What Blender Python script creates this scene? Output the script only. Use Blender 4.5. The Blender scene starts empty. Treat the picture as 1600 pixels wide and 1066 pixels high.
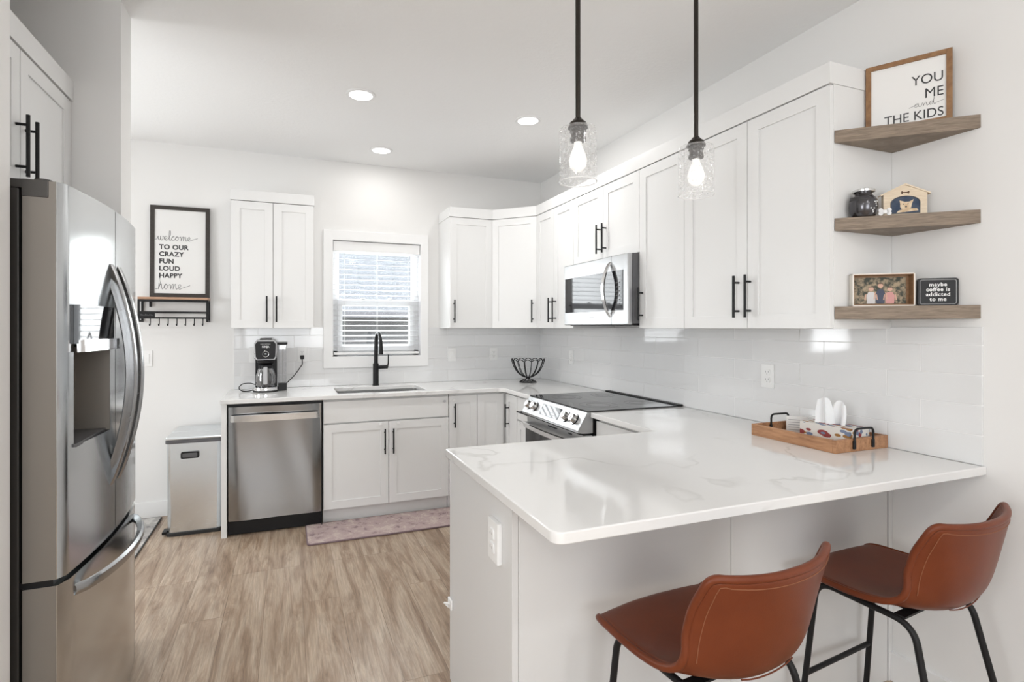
import bpy, bmesh, math, random
from mathutils import Vector, Matrix
random.seed(7)
S = bpy.context.scene
COL = S.collection
PI = math.pi

# ------------------------------------------------------------------ camera
cd = bpy.data.cameras.new('camera'); cam = bpy.data.objects.new('camera', cd); COL.objects.link(cam)
cam.location = (-2.2279, -4.4951, 1.3883)
cam.rotation_euler = (PI/2, 0, -0.3637)
cd.sensor_width = 36.0; cd.lens = 825.26/1600*36
cd.shift_x = (800-764.87)/1600; cd.shift_y = (512.16-533)/1600
cd.clip_start = 0.05
S.camera = cam
# ------------------------------------------------------------------ world, exposure, daylight
S.view_settings.view_transform = 'Standard'; S.view_settings.look = 'None'
S.view_settings.gamma = 1.0; S.view_settings.use_curve_mapping = False
S.view_settings.exposure = 0.95
w = bpy.data.worlds.new('sky'); S.world = w; w.use_nodes = True
bg = w.node_tree.nodes['Background']; bg.inputs['Color'].default_value = (0.93, 0.965, 1.0, 1); bg.inputs['Strength'].default_value = 2.2

def area(name, loc, rot, sx, sy, power, col=(1, 1, 1)):
    l = bpy.data.lights.new(name, 'AREA'); l.shape = 'RECTANGLE'; l.size = sx; l.size_y = sy
    l.energy = power; l.color = col
    o = bpy.data.objects.new(name, l); COL.objects.link(o); o.location = loc; o.rotation_euler = rot
    return o
# daylight entering by the living room windows behind the camera, the left window and the patio door
area('rear_window_daylight', (-2.2, -7.42, 1.6), (PI/2, 0, 0), 1.9, 1.3, 15, (.97, .985, 1))
area('left_window_daylight', (-4.92, -5.2, 1.6), (0, -PI/2, 0), 1.2, 1.3, 17, (.97, .985, 1))
area('patio_door_daylight', (-3.87, -0.03, 1.53), (-PI/2, 0, 0), 0.62, 0.82, 8, (.96, .98, 1))
area('hall_fill_light', (-4.94, -1.7, 1.5), (0, -PI/2, 0), 1.1, 1.1, 10, (.97, .985, 1))  # unseen fill lamp added to brighten the kitchen from the hall side
area('kitchen_window_daylight', (-1.52, .55, 1.75), (-PI/2, 0, 0), 1.3, 1.4, 28, (.97, .985, 1))
def downlight(name, x, y, power):
    l = bpy.data.lights.new(name, 'AREA'); l.shape = 'DISK'; l.size = .13; l.energy = power; l.color = (1, .985, .965)
    o = bpy.data.objects.new(name, l); COL.objects.link(o); o.location = (x, y, 2.745)
for x, y in ((-1.831, -1.332), (-.753, -1.333), (-1.56, -.40)): downlight('kitchen_recessed_lamp', x, y, 1.2 if y > -1 else 4)
for x, y in ((-1.0, -5.0), (-3.2, -5.0), (-1.0, -6.5), (-3.2, -6.5)): downlight('living_room_recessed_lamp', x, y, 4)

# ------------------------------------------------------------------ materials
def M_(name, col, rough=.5, metal=0., spec=.5, **kw):
    m = bpy.data.materials.new(name); m.use_nodes = True
    b = m.node_tree.nodes['Principled BSDF']
    b.inputs['Base Color'].default_value = (*col, 1); b.inputs['Roughness'].default_value = rough
    b.inputs['Metallic'].default_value = metal; b.inputs['Specular IOR Level'].default_value = spec
    for k, v in kw.items(): b.inputs[k.replace('_', ' ')].default_value = v
    return m
def N(m, t, **kw):
    n = m.node_tree.nodes.new(t)
    for k, v in kw.items():
        if k in n.inputs: n.inputs[k].default_value = v
        else: setattr(n, k, v)
    return n
def L(m, a, ao, b, bi): m.node_tree.links.new(a.outputs[ao], b.inputs[bi])
def P(m): return m.node_tree.nodes['Principled BSDF']
def noise_bump(m, scale, strength, dist=.001, stretch=(1, 1, 1), detail=2):
    tc = N(m, 'ShaderNodeTexCoord'); mp = N(m, 'ShaderNodeMapping'); mp.inputs['Scale'].default_value = stretch
    no = N(m, 'ShaderNodeTexNoise', Scale=scale, Detail=detail); bp = N(m, 'ShaderNodeBump', Strength=strength, Distance=dist)
    L(m, tc, 'Object', mp, 'Vector'); L(m, mp, 'Vector', no, 'Vector'); L(m, no, 'Fac', bp, 'Height'); L(m, bp, 'Normal', P(m), 'Normal')
    return no
def ramp(m, stops):
    r = N(m, 'ShaderNodeValToRGB'); e = r.color_ramp.elements
    while len(e) < len(stops): e.new(.5)
    for i, (p, c) in enumerate(stops): e[i].position = p; e[i].color = (*c, 1)
    return r

wall_m = M_('wall_paint', (.81, .803, .79), .75, spec=.25); noise_bump(wall_m, 240, .06)
ceil_m = M_('ceiling_paint', (.90, .90, .895), .9, spec=.1); noise_bump(ceil_m, 55, .35, .004, detail=6)
trim_m = M_('white_trim', (.84, .84, .835), .35); noise_bump(trim_m, 90, .03)
cab_m = M_('cabinet_white', (.775, .775, .768), .38, spec=.4); noise_bump(cab_m, 120, .03)
body_m = M_('cabinet_carcass', (.77, .77, .762), .42, spec=.35); noise_bump(body_m, 120, .03)
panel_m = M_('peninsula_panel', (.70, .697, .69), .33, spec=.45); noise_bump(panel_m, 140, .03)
black_m = M_('matte_black_metal', (.012, .012, .013), .45, .0, .25); noise_bump(black_m, 300, .03)
dark_m = M_('black_plastic', (.009, .009, .010), .38, 0, .25); noise_bump(dark_m, 300, .03)
grey_m = M_('grey_plastic', (.10, .10, .105), .4); noise_bump(grey_m, 300, .03)
lgrey_m = M_('light_grey_plastic', (.45, .45, .46), .4); noise_bump(lgrey_m, 300, .03)
plate_m = M_('white_plastic', (.85, .85, .84), .3); noise_bump(plate_m, 200, .02)
glassblack_m = M_('black_glass', (.012, .012, .014), .05, spec=.6); noise_bump(glassblack_m, 3, .01)
chrome_m = M_('polished_steel', (.82, .82, .83), .12, 1.); noise_bump(chrome_m, 30, .01)
paper_m = M_('print_paper', (.80, .795, .78), .6); noise_bump(paper_m, 300, .02)
ink_m = M_('ink', (.03, .03, .032), .6); noise_bump(ink_m, 300, .02)
greyink_m = M_('grey_ink', (.14, .14, .14), .6); noise_bump(greyink_m, 300, .02)
whiteink_m = M_('white_ink', (.8, .8, .8), .5); noise_bump(whiteink_m, 300, .02)
rubber_m = M_('black_rubber', (.02, .02, .02), .7); noise_bump(rubber_m, 200, .05)

def steel(name, col, rough, stretch, str_=.08):
    m = M_(name, col, rough, 1.); P(m).inputs['Anisotropic'].default_value = .35
    tc = N(m, 'ShaderNodeTexCoord'); mp = N(m, 'ShaderNodeMapping'); mp.inputs['Scale'].default_value = stretch
    no = N(m, 'ShaderNodeTexNoise', Scale=60, Detail=3); L(m, tc, 'Object', mp, 'Vector'); L(m, mp, 'Vector', no, 'Vector')
    bp = N(m, 'ShaderNodeBump', Strength=str_, Distance=.0006); L(m, no, 'Fac', bp, 'Height'); L(m, bp, 'Normal', P(m), 'Normal')
    mr = N(m, 'ShaderNodeMapRange'); mr.inputs['To Min'].default_value = rough*.85; mr.inputs['To Max'].default_value = rough*1.2
    L(m, no, 'Fac', mr, 'Value'); L(m, mr, 'Result', P(m), 'Roughness')
    return m
fridge_m = steel('fridge_steel', (.575, .59, .60), .16, (1, 14, .3))
fside_m = M_('fridge_side_grey', (.06, .056, .052), .4, .3); noise_bump(fside_m, 200, .05)
fedge_m = M_('fridge_edge', (.22, .20, .178), .38, .35); noise_bump(fedge_m, 150, .03)
dw_m = steel('dishwasher_steel', (.315, .32, .325), .17, (.3, 1, 14), .06)
bin_m = steel('bin_steel', (.74, .77, .79), .25, (.3, 1, 14))
range_m = steel('range_steel', (.47, .475, .48), .33, (1, .3, 14))
handle_m = steel('handle_steel', (.66, .655, .645), .2, (1, 1, 1))
fhandle_m = steel('fridge_handle_steel', (.42, .425, .43), .25, (1, 1, 1), .03)
bronze_m = M_('bronze_black', (.04, .035, .03), .35, .8); noise_bump(bronze_m, 200, .03)

# quartz
quartz_m = M_('quartz', (.86, .85, .83), .07, spec=.5)
def quartz(m):
    tc = N(m, 'ShaderNodeTexCoord')
    n0 = N(m, 'ShaderNodeTexNoise', Scale=1.6, Detail=5, Roughness=.55)
    mx = N(m, 'ShaderNodeMixRGB', Fac=.55, blend_type='ADD'); L(m, tc, 'Object', n0, 'Vector'); L(m, tc, 'Object', mx, 'Color1'); L(m, n0, 'Color', mx, 'Color2')
    n1 = N(m, 'ShaderNodeTexNoise', Scale=1.35, Detail=3, Roughness=.5); L(m, mx, 'Color', n1, 'Vector')
    a = N(m, 'ShaderNodeMath', operation='SUBTRACT'); a.inputs[1].default_value = .5; L(m, n1, 'Fac', a, 0)
    b = N(m, 'ShaderNodeMath', operation='ABSOLUTE'); L(m, a, 0, b, 0)
    mr = N(m, 'ShaderNodeMapRange'); mr.inputs['From Max'].default_value = .012; mr.inputs['To Min'].default_value = 1; mr.inputs['To Max'].default_value = 0; L(m, b, 0, mr, 'Value')
    n2 = N(m, 'ShaderNodeTexNoise', Scale=2.2, Detail=2); L(m, tc, 'Object', n2, 'Vector')
    mr2 = N(m, 'ShaderNodeMapRange'); mr2.inputs['From Min'].default_value = .38; mr2.inputs['From Max'].default_value = .58; L(m, n2, 'Fac', mr2, 'Value')
    mu = N(m, 'ShaderNodeMath', operation='MULTIPLY'); L(m, mr, 'Result', mu, 0); L(m, mr2, 'Result', mu, 1)
    mu2 = N(m, 'ShaderNodeMath', operation='MULTIPLY'); mu2.inputs[1].default_value = .5; L(m, mu, 0, mu2, 0)
    c = N(m, 'ShaderNodeMixRGB'); c.inputs['Color1'].default_value = (.78, .775, .765, 1); c.inputs['Color2'].default_value = (.50, .49, .47, 1)
    L(m, mu2, 0, c, 'Fac'); L(m, c, 'Color', P(m), 'Base Color')
quartz(quartz_m)

def tile(name, axis, off):
    m = M_(name, (.8, .8, .8), .07, spec=.55)
    tc = N(m, 'ShaderNodeTexCoord'); sp = N(m, 'ShaderNodeSeparateXYZ'); L(m, tc, 'Object', sp, 'Vector')
    cb = N(m, 'ShaderNodeCombineXYZ'); ad = N(m, 'ShaderNodeMath', operation='ADD'); ad.inputs[1].default_value = off
    L(m, sp, axis, ad, 0); L(m, ad, 0, cb, 'X')
    az = N(m, 'ShaderNodeMath', operation='ADD'); az.inputs[1].default_value = -1.017+10*.1033; L(m, sp, 'Z', az, 0); L(m, az, 0, cb, 'Y')
    br = N(m, 'ShaderNodeTexBrick', offset=.313, offset_frequency=2, squash=1.); L(m, cb, 'Vector', br, 'Vector')
    br.inputs['Scale'].default_value = 1.; br.inputs['Brick Width'].default_value = .383; br.inputs['Row Height'].default_value = .1033
    br.inputs['Mortar Size'].default_value = .0018; br.inputs['Mortar Smooth'].default_value = .3
    br.inputs['Color1'].default_value = (.76, .765, .765, 1); br.inputs['Color2'].default_value = (.77, .77, .77, 1); br.inputs['Mortar'].default_value = (.92, .92, .92, 1)
    L(m, br, 'Color', P(m), 'Base Color')
    mr = N(m, 'ShaderNodeMapRange'); mr.inputs['To Min'].default_value = .06; mr.inputs['To Max'].default_value = .6; L(m, br, 'Fac', mr, 'Value'); L(m, mr, 'Result', P(m), 'Roughness')
    n = N(m, 'ShaderNodeTexNoise', Scale=7, Detail=1); L(m, tc, 'Object', n, 'Vector')
    b0 = N(m, 'ShaderNodeBump', Strength=.1, Distance=.003); L(m, n, 'Fac', b0, 'Height')
    bp = N(m, 'ShaderNodeBump', Strength=.8, Distance=.003, invert=True); L(m, br, 'Fac', bp, 'Height'); L(m, b0, 'Normal', bp, 'Normal'); L(m, bp, 'Normal', P(m), 'Normal')
    return m
tileR_m = tile('tile_right', 'Y', 2.714+.383*20)
tileB_m = tile('tile_back', 'X', 2.45+.383*20)

def floor_mat():
    m = M_('vinyl_plank', (.4, .3, .2), .32, spec=.45)
    tc = N(m, 'ShaderNodeTexCoord'); sp = N(m, 'ShaderNodeSeparateXYZ'); L(m, tc, 'Object', sp, 'Vector')
    cb = N(m, 'ShaderNodeCombineXYZ'); L(m, sp, 'Y', cb, 'X'); L(m, sp, 'X', cb, 'Y')
    br = N(m, 'ShaderNodeTexBrick', offset=.37, offset_frequency=3); L(m, cb, 'Vector', br, 'Vector')
    br.inputs['Scale'].default_value = 1.; br.inputs['Brick Width'].default_value = 1.22; br.inputs['Row Height'].default_value = .18
    br.inputs['Mortar Size'].default_value = .0012; br.inputs['Mortar Smooth'].default_value = .2; br.inputs['Bias'].default_value = 0
    br.inputs['Color1'].default_value = (0, 0, 0, 1); br.inputs['Color2'].default_value = (1, 1, 1, 1); br.inputs['Mortar'].default_value = (.5, .5, .5, 1)
    # grain, stretched along the plank and shifted per plank
    mp = N(m, 'ShaderNodeMapping'); mp.inputs['Scale'].default_value = (10, 1.3, 1); L(m, tc, 'Object', mp, 'Vector')
    ad = N(m, 'ShaderNodeVectorMath', operation='MULTIPLY_ADD'); L(m, br, 'Color', ad, 0); ad.inputs[1].default_value = (7, 13, 5); L(m, mp, 'Vector', ad, 2)
    n1 = N(m, 'ShaderNodeTexNoise', Scale=1.3, Detail=9, Roughness=.68, Distortion=.9); L(m, ad, 'Vector', n1, 'Vector')
    mp2 = N(m, 'ShaderNodeMapping'); mp2.inputs['Scale'].default_value = (60, 2.2, 1); L(m, tc, 'Object', mp2, 'Vector')
    n2 = N(m, 'ShaderNodeTexNoise', Scale=2.5, Detail=4, Roughness=.7); L(m, mp2, 'Vector', n2, 'Vector')
    r = ramp(m, [(.30, (.17, .105, .065)), (.44, (.31, .220, .152)), (.56, (.42, .325, .240)), (.72, (.50, .41, .325))])
    L(m, n1, 'Fac', r, 'Fac')
    mx = N(m, 'ShaderNodeMixRGB', blend_type='OVERLAY', Fac=.68); L(m, r, 'Color', mx, 'Color1'); L(m, n2, 'Fac', mx, 'Color2')
    hs = N(m, 'ShaderNodeHueSaturation'); L(m, mx, 'Color', hs, 'Color')
    mr = N(m, 'ShaderNodeMapRange'); mr.inputs['To Min'].default_value = .95; mr.inputs['To Max'].default_value = 1.05; L(m, br, 'Color', mr, 'Value'); L(m, mr, 'Result', hs, 'Value')
    dk = N(m, 'ShaderNodeMixRGB', blend_type='MULTIPLY'); L(m, br, 'Fac', dk, 'Fac'); L(m, hs, 'Color', dk, 'Color1'); dk.inputs['Color2'].default_value = (.5, .45, .4, 1)
    L(m, dk, 'Color', P(m), 'Base Color')
    bp = N(m, 'ShaderNodeBump', Strength=.12, Distance=.001); L(m, n2, 'Fac', bp, 'Height'); L(m, bp, 'Normal', P(m), 'Normal')
    return m
floor_m = floor_mat()

def wood(name, dark, light, rough, sc=(1, 1, 1), scale=6, spec=.4):
    m = M_(name, light, rough, spec=spec)
    tc = N(m, 'ShaderNodeTexCoord'); mp = N(m, 'ShaderNodeMapping'); mp.inputs['Scale'].default_value = sc; L(m, tc, 'Object', mp, 'Vector')
    n = N(m, 'ShaderNodeTexNoise', Scale=scale, Detail=6, Roughness=.65, Distortion=.4); L(m, mp, 'Vector', n, 'Vector')
    r = ramp(m, [(.3, dark), (.7, light)]); L(m, n, 'Fac', r, 'Fac'); L(m, r, 'Color', P(m), 'Base Color')
    bp = N(m, 'ShaderNodeBump', Strength=.1, Distance=.001); L(m, n, 'Fac', bp, 'Height'); L(m, bp, 'Normal', P(m), 'Normal')
    return m
shelfwood_m = wood('shelf_oak', (.15, .11, .078), (.30, .235, .175), .5, (3, 3, 40), 5)
traywood_m = wood('tray_wood', (.25, .115, .055), (.50, .27, .14), .45, (14, 2, 14), 4)
framewood_m = wood('frame_wood', (.20, .10, .045), (.33, .18, .08), .5, (4, 4, 4), 9)
rackwood_m = wood('rack_wood', (.38, .22, .14), (.55, .35, .24), .5, (2, 20, 20), 5)
palewood_m = wood('pale_wood', (.62, .50, .36), (.78, .67, .52), .5, (3, 3, 30), 6)
boxwood_m = wood('box_wood', (.22, .12, .06), (.36, .21, .11), .5, (4, 4, 10), 6)
darkframe_m = wood('dark_frame_wood', (.030, .025, .021), (.055, .046, .04), .5, (4, 4, 30), 6)

leather_m = M_('tan_leather', (.2, .05, .018), .38, spec=.28)
def leather(m):
    tc = N(m, 'ShaderNodeTexCoord'); n = N(m, 'ShaderNodeTexNoise', Scale=5, Detail=4); L(m, tc, 'Object', n, 'Vector')
    r = ramp(m, [(.3, (.125, .027, .009)), (.7, (.17, .040, .013))]); L(m, n, 'Fac', r, 'Fac'); L(m, r, 'Color', P(m), 'Base Color')
    v = N(m, 'ShaderNodeTexVoronoi', Scale=260); L(m, tc, 'Object', v, 'Vector')
    bp = N(m, 'ShaderNodeBump', Strength=.08, Distance=.001); L(m, v, 'Distance', bp, 'Height'); L(m, bp, 'Normal', P(m), 'Normal')
leather(leather_m)

def rug(name, a, b, c, scale):
    m = M_(name, a, .95, spec=.1)
    tc = N(m, 'ShaderNodeTexCoord')
    v = N(m, 'ShaderNodeTexVoronoi', Scale=scale, feature='SMOOTH_F1'); L(m, tc, 'Object', v, 'Vector')
    n = N(m, 'ShaderNodeTexNoise', Scale=scale*1.7, Detail=5, Roughness=.75, Distortion=1.2); L(m, tc, 'Object', n, 'Vector')
    ad = N(m, 'ShaderNodeMath', operation='MULTIPLY_ADD'); ad.inputs[1].default_value = .45; L(m, v, 'Distance', ad, 0); L(m, n, 'Fac', ad, 2)
    r = ramp(m, [(.50, b), (.60, a), (.74, a), (.80, c)]); L(m, ad, 0, r, 'Fac'); L(m, r, 'Color', P(m), 'Base Color')
    n2 = N(m, 'ShaderNodeTexNoise', Scale=400); L(m, tc, 'Object', n2, 'Vector')
    bp = N(m, 'ShaderNodeBump', Strength=.5, Distance=.002); L(m, n2, 'Fac', bp, 'Height'); L(m, bp, 'Normal', P(m), 'Normal')
    return m
pinkrug_m = rug('pink_runner', (.46, .36, .345), (.27, .20, .21), (.56, .47, .43), 14)
greyrug_m = rug('grey_rug', (.42, .40, .38), (.24, .23, .23), (.58, .56, .53), 12)

def emis(name, col, s):
    m = bpy.data.materials.new(name); m.use_nodes = True; b = P(m)
    b.inputs['Base Color'].default_value = (*col, 1); b.inputs['Emission Color'].default_value = (*col, 1); b.inputs['Emission Strength'].default_value = s
    noise_bump(m, 100, .01)
    return m
led_m = emis('led_diffuser', (1, .98, .95), 1.2)
bulb_m = emis('bulb_glow', (1, .97, .93), .2)

def thin_glass(name, tint, base, seeds=0.):
    m = bpy.data.materials.new(name); m.use_nodes = True; nt = m.node_tree; nt.nodes.remove(P(m)); out = nt.nodes['Material Output']
    t = N(m, 'ShaderNodeBsdfTransparent'); t.inputs['Color'].default_value = (*tint, 1)
    g = N(m, 'ShaderNodeBsdfGlossy', Roughness=.03); g.inputs['Color'].default_value = (1, 1, 1, 1)
    lw = N(m, 'ShaderNodeLayerWeight', Blend=.25); mr = N(m, 'ShaderNodeMapRange'); mr.inputs['To Min'].default_value = base; mr.inputs['To Max'].default_value = .75 if not seeds else .12
    L(m, lw, 'Facing', mr, 'Value'); mx = N(m, 'ShaderNodeMixShader'); L(m, mr, 'Result', mx, 'Fac'); L(m, t, 0, mx, 1); L(m, g, 0, mx, 2)
    if seeds:
        d = N(m, 'ShaderNodeBsdfDiffuse'); d.inputs['Color'].default_value = (.95, .95, .95, 1)
        tc = N(m, 'ShaderNodeTexCoord'); v = N(m, 'ShaderNodeTexNoise', Scale=85, Detail=3, Roughness=.7); L(m, tc, 'Object', v, 'Vector')
        r2 = N(m, 'ShaderNodeMapRange'); r2.inputs['From Min'].default_value = .55; r2.inputs['From Max'].default_value = .62; r2.inputs['To Min'].default_value = .11; r2.inputs['To Max'].default_value = seeds
        L(m, v, 'Fac', r2, 'Value'); m2 = N(m, 'ShaderNodeMixShader'); L(m, r2, 'Result', m2, 'Fac'); L(m, mx, 0, m2, 1); L(m, d, 0, m2, 2); L(m, m2, 0, out, 'Surface')
        bp = N(m, 'ShaderNodeBump', Strength=.12, Distance=.001); L(m, v, 'Fac', bp, 'Height'); L(m, bp, 'Normal', g, 'Normal')
    else: L(m, mx, 0, out, 'Surface')
    return m
pane_m = thin_glass('window_glass', (.97, .98, .98), .05)
seeded_m = thin_glass('seeded_glass', (.97, .97, .97), .06, .42)
clear_m = thin_glass('clear_plastic', (.82, .83, .85), .12)

def simple_var(name, a, b, scale, rough=.8, stretch=(1, 1, 1)):
    m = M_(name, a, rough, spec=.2); tc = N(m, 'ShaderNodeTexCoord'); mp = N(m, 'ShaderNodeMapping'); mp.inputs['Scale'].default_value = stretch
    n = N(m, 'ShaderNodeTexNoise', Scale=scale, Detail=5); L(m, tc, 'Object', mp, 'Vector'); L(m, mp, 'Vector', n, 'Vector')
    r = ramp(m, [(.4, a), (.6, b)]); L(m, n, 'Fac', r, 'Fac'); L(m, r, 'Color', P(m), 'Base Color'); return m
shingle_m = simple_var('roof_shingles', (.12, .13, .145), (.21, .22, .235), 14, .9, (2, 1, 6))
siding_m = simple_var('house_siding', (.16, .16, .175), (.18, .18, .195), 3, .8, (1, 1, 30))
grass_m = simple_var('lawn', (.12, .18, .08), (.22, .28, .15), 20)
leaf_m = simple_var('foliage', (.12, .20, .08), (.26, .36, .17), 18)
fence_m = simple_var('fence_wood', (.36, .32, .26), (.44, .39, .31), 8)

slat_m = bpy.data.materials.new('blind_slat'); slat_m.use_nodes = True
def slatmat(m):
    P(m).inputs['Base Color'].default_value = (.86, .86, .86, 1); P(m).inputs['Roughness'].default_value = .4; noise_bump(m, 90, .02)
    t = N(m, 'ShaderNodeBsdfTranslucent'); t.inputs['Color'].default_value = (.85, .86, .88, 1); mx = N(m, 'ShaderNodeMixShader', Fac=.5)
    L(m, P(m), 0, mx, 1); L(m, t, 0, mx, 2); L(m, mx, 0, m.node_tree.nodes['Material Output'], 'Surface')
slatmat(slat_m)

# ------------------------------------------------------------------ mesh helpers
class B:
    def __init__(s): s.bm = bmesh.new()
    def _add(s, t, M=None):
        if M is not None: bmesh.ops.transform(t, matrix=M, verts=t.verts)
        me = bpy.data.meshes.new('t'); t.to_mesh(me); t.free(); s.bm.from_mesh(me); bpy.data.meshes.remove(me); return s
    def box(s, x0, x1, y0, y1, z0, z1, bev=0, M=None, seg=2):
        t = bmesh.new(); bmesh.ops.create_cube(t, size=1)
        for v in t.verts: v.co = Vector(((x0+x1)/2+v.co.x*abs(x1-x0), (y0+y1)/2+v.co.y*abs(y1-y0), (z0+z1)/2+v.co.z*abs(z1-z0)))
        if bev: bmesh.ops.bevel(t, geom=list(t.edges), offset=bev, segments=seg, affect='EDGES', profile=.6)
        return s._add(t, M)
    def cyl(s, p0, p1, r, r2=None, seg=24, M=None, bev=0):
        p0, p1 = Vector(p0), Vector(p1); d = p1-p0; t = bmesh.new()
        bmesh.ops.create_cone(t, cap_ends=True, segments=seg, radius1=r, radius2=r if r2 is None else r2, depth=d.length)
        if bev: bmesh.ops.bevel(t, geom=[e for e in t.edges if e.calc_face_angle(0) > 1], offset=bev, segments=2, affect='EDGES')
        bmesh.ops.transform(t, matrix=Matrix.Translation((p0+p1)/2) @ d.to_track_quat('Z', 'Y').to_matrix().to_4x4(), verts=t.verts)
        return s._add(t, M)
    def tube(s, pts, r, seg=12, closed=False, M=None, rad=None, cap=True):
        pts = [Vector(p) for p in pts]; n = len(pts); t = bmesh.new(); rings = []; up = None
        for i, p in enumerate(pts):
            if closed: tg = pts[(i+1) % n]-pts[i-1]
            else: tg = pts[min(i+1, n-1)]-pts[max(i-1, 0)]
            tg.normalize()
            if up is None: up = tg.orthogonal().normalized()
            up = (up-tg*up.dot(tg)); up = up.normalized() if up.length > 1e-6 else tg.orthogonal().normalized()
            sd = tg.cross(up); rr = r if rad is None else rad[i]
            rings.append([t.verts.new(p+(up*math.cos(2*PI*k/seg)+sd*math.sin(2*PI*k/seg))*rr) for k in range(seg)])
        for i in range(n if closed else n-1):
            a, b = rings[i], rings[(i+1) % n]
            for k in range(seg): t.faces.new((a[k], a[(k+1) % seg], b[(k+1) % seg], b[k]))
        if not closed and cap: t.faces.new(rings[0][::-1]); t.faces.new(rings[-1])
        bmesh.ops.recalc_face_normals(t, faces=t.faces)
        return s._add(t, M)
    def lathe(s, prof, c=(0, 0, 0), seg=40, M=None, cap=True):
        t = bmesh.new(); rings = []
        for r, z in prof: rings.append([t.verts.new((c[0]+max(r, 1e-4)*math.cos(2*PI*k/seg), c[1]+max(r, 1e-4)*math.sin(2*PI*k/seg), c[2]+z)) for k in range(seg)])
        for a, b in zip(rings, rings[1:]):
            for k in range(seg): t.faces.new((a[k], a[(k+1) % seg], b[(k+1) % seg], b[k]))
        if cap:
            t.faces.new(rings[0][::-1]); t.faces.new(rings[-1])
        bmesh.ops.recalc_face_normals(t, faces=t.faces)
        return s._add(t, M)
    def prism(s, poly, z0, z1, M=None, bev=0):
        t = bmesh.new(); a = [t.verts.new((p[0], p[1], z0)) for p in poly]; f = t.faces.new(a)
        e = bmesh.ops.extrude_face_region(t, geom=[f]); vs = [v for v in e['geom'] if isinstance(v, bmesh.types.BMVert)]
        bmesh.ops.translate(t, vec=(0, 0, z1-z0), verts=vs); bmesh.ops.recalc_face_normals(t, faces=t.faces)
        if bev: bmesh.ops.bevel(t, geom=[x for x in t.edges if x.calc_face_angle(0) > .6], offset=bev, segments=2, affect='EDGES', profile=.6)
        return s._add(t, M)
    def grid(s, P_, th=0, M=None):
        t = bmesh.new(); V = [[t.verts.new(p) for p in row] for row in P_]
        for i in range(len(V)-1):
            for j in range(len(V[0])-1): t.faces.new((V[i][j], V[i][j+1], V[i+1][j+1], V[i+1][j]))
        bmesh.ops.recalc_face_normals(t, faces=t.faces)
        if th: bmesh.ops.solidify(t, geom=t.faces[:], thickness=th)
        return s._add(t, M)
    def mesh(s, me, M=None):
        t = bmesh.new(); t.from_mesh(me); return s._add(t, M)

def wloc(o):
    v = Vector((0, 0, 0))
    while o is not None: v += o.location; o = o.parent
    return v
def obj(name, b, mat, parent=None, local=False, smooth=35):
    """links one mesh object; coordinates are world unless local=True (then relative to the parent)"""
    me = bpy.data.meshes.new(name)
    if parent is not None and not local:
        bmesh.ops.translate(b.bm, vec=-wloc(parent), verts=b.bm.verts)
    b.bm.to_mesh(me); b.bm.free()
    me.materials.append(mat)
    if smooth:
        for p in me.polygons: p.use_smooth = True
        me.set_sharp_from_angle(angle=math.radians(smooth))
    o = bpy.data.objects.new(name, me); COL.objects.link(o); o.parent = parent
    if smooth and smooth < 90:
        wn = o.modifiers.new('weighted', 'WEIGHTED_NORMAL'); wn.keep_sharp = True; wn.weight = 100
    return o
def top(name, b, mat, label, cat, group=None, base=None, smooth=35):
    """a thing that is one mesh; its origin is moved to base"""
    if base is not None: bmesh.ops.translate(b.bm, vec=-Vector(base), verts=b.bm.verts)
    o = obj(name, b, mat, None, smooth=smooth)
    if base is not None: o.location = base
    o['label'] = label; o['category'] = cat
    if group: o['group'] = group
    return o
def thing(name, loc, label, cat, group=None):
    o = bpy.data.objects.new(name, None); COL.objects.link(o); o.location = loc; o.empty_display_size = .1
    o['label'] = label; o['category'] = cat
    if group: o['group'] = group
    return o
def struct(name, b, mat, parent=None, smooth=35):
    o = obj(name, b, mat, parent, smooth=smooth)
    if parent is None: o['kind'] = 'structure'
    return o
def dup(root, loc=None, rz=None, label=None):
    c = root.copy(); COL.objects.link(c)
    if loc is not None: c.location = loc
    if rz is not None: c.rotation_euler = (0, 0, rz)
    if label: c['label'] = label
    def kids(a, b_):
        for ch in [o for o in bpy.data.objects if o.parent == a]:
            d = ch.copy(); COL.objects.link(d); d.parent = b_; kids(ch, d)
    kids(root, c)
    return c
def FR(o, u, n):
    """frame: local x=u, local y=up, local z=n (outward)"""
    u, n, o = Vector(u), Vector(n), Vector(o); z = Vector((0, 0, 1))
    if abs(n.z) > .9: z = n.cross(u)
    m = Matrix.Identity(4); m.col[0] = (*u, 0); m.col[1] = (*z, 0); m.col[2] = (*n, 0); m.col[3] = (*o, 1); return m
def smoothpts(p, n=8, closed=False):
    p = [Vector(q) for q in p]; out = []; N_ = len(p)
    for i in range(N_ if closed else N_-1):
        if closed: a, b, c, d = p[i-1], p[i], p[(i+1) % N_], p[(i+2) % N_]
        else: a, b, c, d = p[max(i-1, 0)], p[i], p[i+1], p[min(i+2, N_-1)]
        for k in range(n):
            t = k/n; out.append(.5*((2*b)+(c-a)*t+(2*a-5*b+4*c-d)*t*t+(3*b-a-3*c+d)*t**3))
    if not closed: out.append(p[-1])
    return out
def roundpath(p, r, n=6):
    p = [Vector(q) for q in p]; out = [p[0]]
    for i in range(1, len(p)-1):
        a = (p[i-1]-p[i]); b = (p[i+1]-p[i]); rr = min(r, a.length*.49, b.length*.49); a = p[i]+a.normalized()*rr; b = p[i]+b.normalized()*rr
        for k in range(n+1):
            t = k/n; out.append(a*(1-t)**2+p[i]*2*t*(1-t)+b*t*t)
    return out+[p[-1]]
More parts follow.
